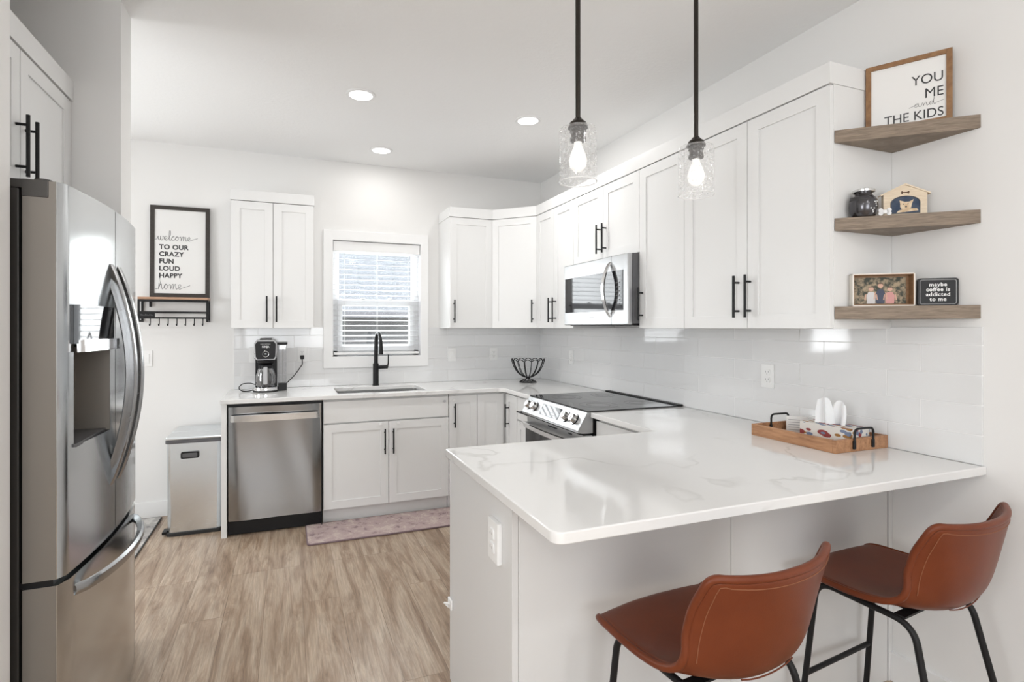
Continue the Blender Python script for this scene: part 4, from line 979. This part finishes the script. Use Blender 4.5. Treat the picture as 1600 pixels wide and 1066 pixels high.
# ------------------------------------------------------------------ wall frame and hook rack
wf = thing('welcome_sign', (-2.975, -.04, 1.61), 'tall black framed print reading welcome to our crazy fun loud happy home', 'sign')
Mw = FR((-2.975, -.048, 1.6125), (1, 0, 0), (0, -1, 0)) @ Matrix.Rotation(math.radians(-1.6), 4, 'X')
hw, hh, f_ = .193, .672, .028
b = B(); b.box(-hw, -hw+f_, 0, hh, -.02, 0, .001, Mw).box(hw-f_, hw, 0, hh, -.02, 0, .001, Mw).box(-hw+f_, hw-f_, 0, f_, -.02, 0, .001, Mw).box(-hw+f_, hw-f_, hh-f_, hh, -.02, 0, .001, Mw)
obj('frame', b, darkframe_m, wf)
bd = obj('print', B().box(-hw+f_-.002, hw-f_+.002, f_-.002, hh-f_+.002, -.012, -.007, 0, Mw), paper_m, wf)
b = B()
for i, tx in enumerate(('TO OUR', 'CRAZY', 'FUN', 'LOUD', 'HAPPY')): b.mesh(text_mesh(tx, .047, .0016, 'LEFT', 1.06), Mw @ Matrix.Translation((-.136, .353-i*.0525, -.0067)))
obj('printed_words', b, ink_m, bd)
for word, x, z, nm in (('welcome', -.148, .418, 'script_word'), ('home', -.142, .058, 'script_word')):
    sb, c_ = script(word, 0, 0, .033 if word == 'welcome' else .040, .0015, .5, 1.3, 1.05 if word == 'welcome' else .98); tmp = bpy.data.meshes.new('t'); sb.bm.to_mesh(tmp); b = B(); b.mesh(tmp, Mw @ Matrix.Translation((x, z, -.0067))); obj(nm, b, greyink_m, bd)
rk = thing('hook_rack', (-3.0, -.06, 1.6), 'black metal wall rack with a wooden shelf top and a row of hooks', 'rack')
hx0, hx1 = -3.225, -2.785
obj('shelf_board', B().box(hx0-.002, hx1+.004, -.118, -.002, 1.592, 1.609, .002), rackwood_m, rk)
b = B(); q = .0065
for x in (hx0+.004, hx1-.004):
    b.box(x-q, x+q, -.114, -.101, 1.43, 1.591).box(x-q, x+q, -.014, -.001, 1.43, 1.591).box(x-q, x+q, -.101, -.014, 1.43, 1.443).box(x-q, x+q, -.101, -.014, 1.578, 1.591)
for y in (-.108, -.008): b.box(hx0+.01, hx1-.01, y-q, y+q, 1.578, 1.591)
b.box(hx0+.01, hx1-.01, -.013, -.003, 1.495, 1.505).box(hx0+.01, hx1-.01, -.113, -.103, 1.452, 1.464).box(hx0+.01, hx1-.01, -.113, -.103, 1.497, 1.506)
b.box(hx0+.05, hx0+.062, -.02, -.001, 1.54, 1.578)
obj('frame', b, black_m, rk)
for i in range(7):
    x = -3.15+i*.0555; b = B(); b.tube(smoothpts([(x, -.108, 1.452), (x, -.110, 1.425), (x, -.114, 1.408), (x, -.128, 1.403), (x, -.136, 1.415)], 4), .0035, 8); obj('hook', b, black_m, rk)
Mx = FR((-3.165, -.115, 1.478), (1, 0, 0), (0, -1, 0))
pl = obj('name_plate', B().box(-.052, .045, -.019, .019, -.002, .002, .001, Mx), dark_m, rk)
b = B()
for i in range(9): b.box(-.042+i*.009, -.037+i*.009, -.004, .007-.003*(i % 3), .002, .0026, 0, Mx)
obj('faint_lettering', b, grey_m, pl)

# ------------------------------------------------------------------ lights in the ceiling
for (x, y, lab) in ((-1.831, -1.332, 'round recessed ceiling light nearest to the camera, left side'), (-.753, -1.333, 'round recessed ceiling light nearest the right-hand wall cabinets'), (-1.56, -.40, 'round recessed ceiling light close to the window wall')):
    o = thing('recessed_light', (x, y, CH), lab, 'ceiling light', 'recessed ceiling lights')
    obj('trim_ring', B().lathe([(.066, -.002), (.068, -.007), (.083, -.005), (.086, 0)], (x, y, CH), cap=False), trim_m, o)
    obj('diffuser', B().cyl((x, y, CH-.005), (x, y, CH-.001), .068, seg=40), led_m, o)
def pendant(x, y, lab):
    o = thing('pendant_light', (x, y, CH), lab, 'pendant light', 'pendant lights over the peninsula')
    obj('canopy', B().lathe([(0, 0), (.06, 0), (.06, -.02), (.02, -.025), (0, -.025)], (x, y, CH)), bronze_m, o)
    z1 = 2.095
    rows_ = obj('rod', B().cyl((x, y, z1), (x, y, CH-.02), .0085, seg=16), bronze_m, o)
    obj('cap', B().lathe([(0, .035), (.012, .034), (.018, .026), (.028, .018), (.030, .010), (.034, .006), (.034, 0), (0, 0)], (x, y, 2.068)), bronze_m, o)
    sk_ = obj('socket', B().lathe([(0, 0), (.026, 0), (.028, -.012), (.024, -.014), (.024, -.03), (.027, -.033), (.027, -.043), (.022, -.045), (0, -.045)], (x, y, 2.067)), bronze_m, o)
    obj('bulb', B().lathe([(0, -.045), (.013, -.047), (.014, -.06), (.024, -.085), (.031, -.108), (.027, -.13), (.014, -.145), (0, -.149)], (x, y, 2.067)), bulb_m, o)
    pr = [(.030, 2.069), (.050, 2.069), (.059, 2.066), (.0625, 2.058), (.063, 2.048), (.063, 1.886)]
    b = B(); b.lathe([(r, z) for r, z in pr], (x, y, 0), 56, cap=False); sd = obj('glass_shade', b, seeded_m, o)
    obj('shade_rim', B().tube([(x+.063*math.cos(k*PI/28), y+.063*math.sin(k*PI/28), 1.885) for k in range(56)], .0018, 6, True), M_('glass_rim', (.9, .9, .9), .1), sd)
pendant(-1.306, -2.92, 'black rod pendant light with a seeded glass shade, left of the pair'); pendant(-.80, -2.92, 'black rod pendant light with a seeded glass shade, right of the pair')

# ------------------------------------------------------------------ refrigerator
fx_ = -2.808; fy0, fy1, fz = -2.723, -1.976, 1.787
fg = thing('refrigerator', (-3.15, -2.35, 0), 'stainless steel french door refrigerator with bottom freezer and water dispenser', 'refrigerator')
obj('cabinet', B().box(-3.56, -2.905, fy0+.004, fy1-.004, .01, 1.765, .004), fside_m, fg)
b = B(); b.box(-2.99, -2.885, fy0+.002, fy0+.07, 1.765, 1.79, .004).cyl((-2.862, fy0+.035, 1.770), (-2.862, fy0+.035, 1.797), .020).box(-2.88, -2.83, fy0+.004, fy0+.06, 1.765, 1.785, .004); obj('hinge_cover', b, fside_m, fg)
def bow(y): return .026*(1-((y+2.35)/.373)**2)
def fdoor(ya, yb, za, zb, extra=0., cut=None):
    """door slab with a bowed front; cut = (y0,y1,z0,z1) opening"""
    b = B(); n = 20; ys = [ya+(yb-ya)*i/n for i in range(n+1)]
    def x_(y):
        e = min(abs(y-fy0), abs(y-fy1)); rnd = .012*(1-min(1, e/.014))**2
        return fx_+bow(y)-rnd
    if cut:
        ys = sorted([y for y in ys if min(abs(y-cut[0]), abs(y-cut[1])) > .006]+[cut[0], cut[1]])
    def strip(z0_, z1_, sel=lambda y0_, y1_: True):
        for a, c in zip(ys, ys[1:]):
            if sel(a, c):
                q = [(x_(a), a, z0_), (x_(c), c, z0_), (x_(c), c, z1_), (x_(a), a, z1_)]; t = bmesh.new(); t.faces.new([t.verts.new(v) for v in q]); b._add(t)
    if cut:
        strip(za, cut[2]); strip(cut[3], zb); strip(cut[2], cut[3], lambda a, c: not (a >= cut[0]-1e-6 and c <= cut[1]+1e-6))
    else: strip(za, zb)
    # top, bottom, sides
    for z_, in ((za,), (zb,)):
        t = bmesh.new(); t.faces.new([t.verts.new((x_(y), y, z_)) for y in ys]+[t.verts.new((-2.895, yb, z_)), t.verts.new((-2.895, ya, z_))]); b._add(t)
    for y in (ya, yb):
        t = bmesh.new(); t.faces.new([t.verts.new(v) for v in ((-2.895, y, za), (x_(y), y, za), (x_(y), y, zb), (-2.895, y, zb))]); b._add(t)
    bmesh.ops.remove_doubles(b.bm, verts=b.bm.verts, dist=.0002); bmesh.ops.recalc_face_normals(b.bm, faces=b.bm.faces)
    return b, x_
cut = (-2.665, -2.405, 1.05, 1.455)
bL, xf = fdoor(fy0, -2.352, .70, fz, cut=cut)
dL = obj('door', bL, fridge_m, fg)
obj('hinge_bracket', B().box(-2.897, fx_-.03, fy0-.004, fy0+.01, 1.742, 1.789, .003), fside_m, fg)
obj('door_edge', B().box(-2.896, fx_-.014, fy0-.0015, fy0, .70, fz, 0), fedge_m, dL)
bR, _ = fdoor(-2.346, fy1, .70, fz); dR = obj('door', bR, fridge_m, fg)
bD, _ = fdoor(fy0, fy1, .06, .682); dD = obj('freezer_drawer', bD, fridge_m, fg)
obj('drawer_edge', B().box(-2.896, fx_-.014, fy0-.0015, fy0, .06, .682, 0), fedge_m, dD)
obj('door_gap', B().box(-2.905, -2.83, fy0+.006, fy1-.006, .682, .70), dark_m, fg)
obj('foot_grille', B().box(-2.90, -2.86, fy0+.02, fy1-.02, .0, .058), dark_m, fg)
# dispenser
y0c, y1c = cut[0], cut[1]
b = B(); b.box(-2.885, -2.879, y0c, y1c, 1.05, 1.325).box(-2.885, xf(y0c)-.0005, y0c-.002, y0c, 1.05, 1.325).box(-2.885, xf(y1c)-.0005, y1c, y1c+.002, 1.05, 1.325)
ds = obj('dispenser_recess', b, fedge_m, dL)
obj('drip_tray', B().box(-2.88, xf(y0c)+.006, y0c, y1c, 1.046, 1.056, .001), grey_m, ds)
t_ = xf(-2.53)-.002
b = B(); b.grid([[(xf(y)+.0005, y, z_) for z_ in (1.342, 1.455)] for y in [y0c+(y1c-y0c)*i/8 for i in range(9)]], .012); scn = obj('display', b, glassblack_m, dL)
b = B(); b.grid([[(xf(y)+.007, y, 1.352), (xf(y)+.009, y, 1.318)] for y in [y0c+(y1c-y0c)*i/8 for i in range(9)]], .02); obj('dispenser_lip', b, chrome_m, dL)
b = B(); b.cyl((-2.85, -2.60, 1.27), (-2.85, -2.60, 1.325), .014); b.box(-2.872, -2.862, -2.63, -2.57, 1.18, 1.26, .004); obj('nozzle', b, grey_m, ds)
b = B()
for z_ in (1.43, 1.405, 1.38):
    y_ = -2.43; b.box(xf(y_)+.0002, xf(y_)+.0012, y_-.012, y_+.01, z_, z_+.005); b.box(xf(y_)+.0002, xf(y_)+.0012, y_-.007, y_+.006, z_-.007, z_-.004)
obj('display_icons', b, lgrey_m, scn)
for yy, nm, P_ in ((-2.392, 'handle', dL), (-2.308, 'handle', dR)):
    rows = []; 
    for i in range(25):
        t = i/24; z_ = .865+(1.60-.865)*t; o_ = .004+.070*math.sin(PI*t)**.85; xx = xf(yy)+o_
        rows.append([(xx-.004, yy-.016, z_), (xx, yy-.012, z_), (xx+.002, yy, z_), (xx, yy+.012, z_), (xx-.004, yy+.016, z_)])
    b = B(); b.grid(rows, .036); h_ = obj(nm, b, fhandle_m, P_)
rows = []
for i in range(25):
    t = i/24; y_ = -2.66+(.62)*t; o_ = .001+.062*math.sin(PI*t)**.55; xx = xf(y_)+o_
    rows.append([(xx, y_, .622), (xx+.004, y_, .632), (xx+.003, y_, .646), (xx-.004, y_, .654)])
b = B(); b.grid(rows, .020); obj('handle', b, fhandle_m, dD)

# cabinet over the fridge
oc = thing('fridge_top_cabinet', (-3.3, -2.33, 1.84), 'white two-door cabinet above the refrigerator', 'cabinet')
ox = -3.045; oy0, oy1 = -2.762, -1.899
obj('body', B().box(-3.595, ox-.02, oy0, oy1, 1.84, 2.30), body_m, oc)
Mq = FR((ox, oy0, 1.84), (0, 1, 0), (1, 0, 0)); ww = (oy1-oy0)/2-.012
d = obj('door', shaker(Mq, ww, .458), cab_m, oc); obj('handle', pull(Mq, ww-.03, .035, .20), black_m, d)
Mq = FR((ox, oy0+ww+.002, 1.84), (0, 1, 0), (1, 0, 0))
d = obj('door', shaker(Mq, ww, .458), cab_m, oc); obj('handle', pull(Mq, .035, .035, .20), black_m, d)
obj('crown', B().box(-3.595, ox+.004, oy0, oy1, 2.303, 2.385, .002), cab_m, oc); obj('filler_strip', B().box(-3.07, ox-.004, oy1-.02, oy1, 1.84, 2.30, .001), cab_m, oc)

# ------------------------------------------------------------------ bar stools
st = thing('bar_stool', (0, 0, 0), 'tan leather bucket bar stool with black metal legs, nearest the camera at the left', 'bar stool', 'tan leather bar stools')
SZ = .585
prof = [  # y, z, half width, edge lift (z), edge wrap (y)
 (.178, -.035, .172, .0, -.01), (.198, -.020, .188, .0, -.02), (.198, -.004, .198, .002, -.022), (.16, .0, .207, .006, -.012), (.08, -.006, .214, .012, 0), (0, -.014, .218, .022, .0),
 (-.07, -.018, .218, .038, .005), (-.12, -.014, .214, .058, .02), (-.152, .004, .209, .070, .045), (-.172, .040, .205, .068, .068), (-.185, .09, .203, .052, .076), (-.195, .14, .203, .036, .074), (-.203, .19, .202, .022, .066), (-.209, .232, .197, .014, .056), (-.212, .252, .186, .006, .048)]
prof = [(y*1.12, z-(.008 if z < .1 else 0), hw*1.05, lf, wr) for y, z, hw, lf, wr in prof]
rows = []; NU = 20
for (y, z, hw, lf, wr) in prof:
    row = []
    for k in range(NU+1):
        u = -1+2*k/NU; a = abs(u)**2.3; row.append(Vector((u*hw, y+wr*a, SZ+z+lf*a)))
    rows.append(row)
def thick(rows, th):
    n, m = len(rows), len(rows[0]); off = []
    for i in range(n):
        ro = []
        for j in range(m):
            du = rows[i][min(j+1, m-1)]-rows[i][max(j-1, 0)]; dv = rows[min(i+1, n-1)][j]-rows[max(i-1, 0)][j]
            nn = du.cross(dv).normalized(); ro.append(rows[i][j]+nn*th)
        off.append(ro)
    t = bmesh.new(); A_ = [[t.verts.new(p) for p in r_] for r_ in rows]; B_ = [[t.verts.new(p) for p in r_] for r_ in off]
    for i in range(n-1):
        for j in range(m-1): t.faces.new((A_[i][j], A_[i][j+1], A_[i+1][j+1], A_[i+1][j])); t.faces.new((B_[i][j], B_[i+1][j], B_[i+1][j+1], B_[i][j+1]))
    for i in range(n-1):
        for j in (0, m-1): t.faces.new((A_[i][j], A_[i+1][j], B_[i+1][j], B_[i][j]))
    for j in range(m-1):
        for i in (0, n-1): t.faces.new((A_[i][j], B_[i][j], B_[i][j+1], A_[i][j+1]))
    bmesh.ops.recalc_face_normals(t, faces=t.faces); return t, off
t, off = thick(rows, .019)
b = B(); b._add(t)
shell = obj('shell', b, leather_m, st, local=True, smooth=180)
md = shell.modifiers.new('s', 'SUBSURF'); md.levels = 1; md.render_levels = 2
mid_ = [[(a+c)*.5 for a, c in zip(r0, r1)] for r0, r1 in zip(rows, off)]
rim = [mid_[i][0] for i in range(1, len(rows))]+[mid_[-1][k] for k in range(1, NU)]+[mid_[i][-1] for i in range(len(rows)-1, 0, -1)]+[mid_[1][k]+Vector((0, .004, -.004)) for k in range(NU-1, 0, -1)]
obj('piping', B().tube(smoothpts(rim, 3, True), .0098, 10, True), leather_m, st, local=True, smooth=180)
seam = [p+(q-p)*1.0 for p, q in zip(rows[8], off[8])][6:-6]
obj('seam', B().tube(smoothpts(seam, 3), .0018, 6), leather_m, st, local=True)
stitch = [off[i][1]+(off[i][1]-rows[i][1])*.01 for i in range(8, len(rows)-1)]
stitch += [off[-2][k]+(off[-2][k]-rows[-2][k])*.01 for k in range(2, NU-1)]+[off[i][-2]+(off[i][-2]-rows[i][-2])*.01 for i in range(len(rows)-2, 7, -1)]
obj('stitching', B().tube(smoothpts(stitch, 2), .0011, 5), M_('stitch_thread', (.24, .09, .04), .6), st, local=True)
for s in (-1, 1):
    path = roundpath([(s*.200, .198, .008), (s*.175, .150, SZ-.045), (s*.168, -.125, SZ-.060), (s*.21, -.235, .008)], .055, 8)
    obj('leg_frame', B().tube(path, .0095, 12), black_m, st, local=True)
b = B(); b.tube([(-.190, .180, .215), (.190, .180, .215)], .0085, 12); obj('footrest', b, black_m, st, local=True)
b = B()
for y in (.10, -.09): b.box(-.17, .17, y-.015, y+.015, SZ-.052, SZ-.046)
b.box(-.12, .12, -.08, .1, SZ-.046, SZ-.034); obj('seat_plate', b, black_m, st, local=True)
for s in (-1, 1):
    for y, x in ((.198, .200), (-.235, .21)): obj('foot_glide', B().cyl((s*x, y, 0), (s*x, y, .012), .012), rubber_m, st, local=True)
st.location = (-1.18, -3.378, 0); st.rotation_euler = (0, 0, math.radians(6))
dup(st, (-.38, -3.36, 0), math.radians(6), 'tan leather bucket bar stool with black metal legs, next to the right wall')
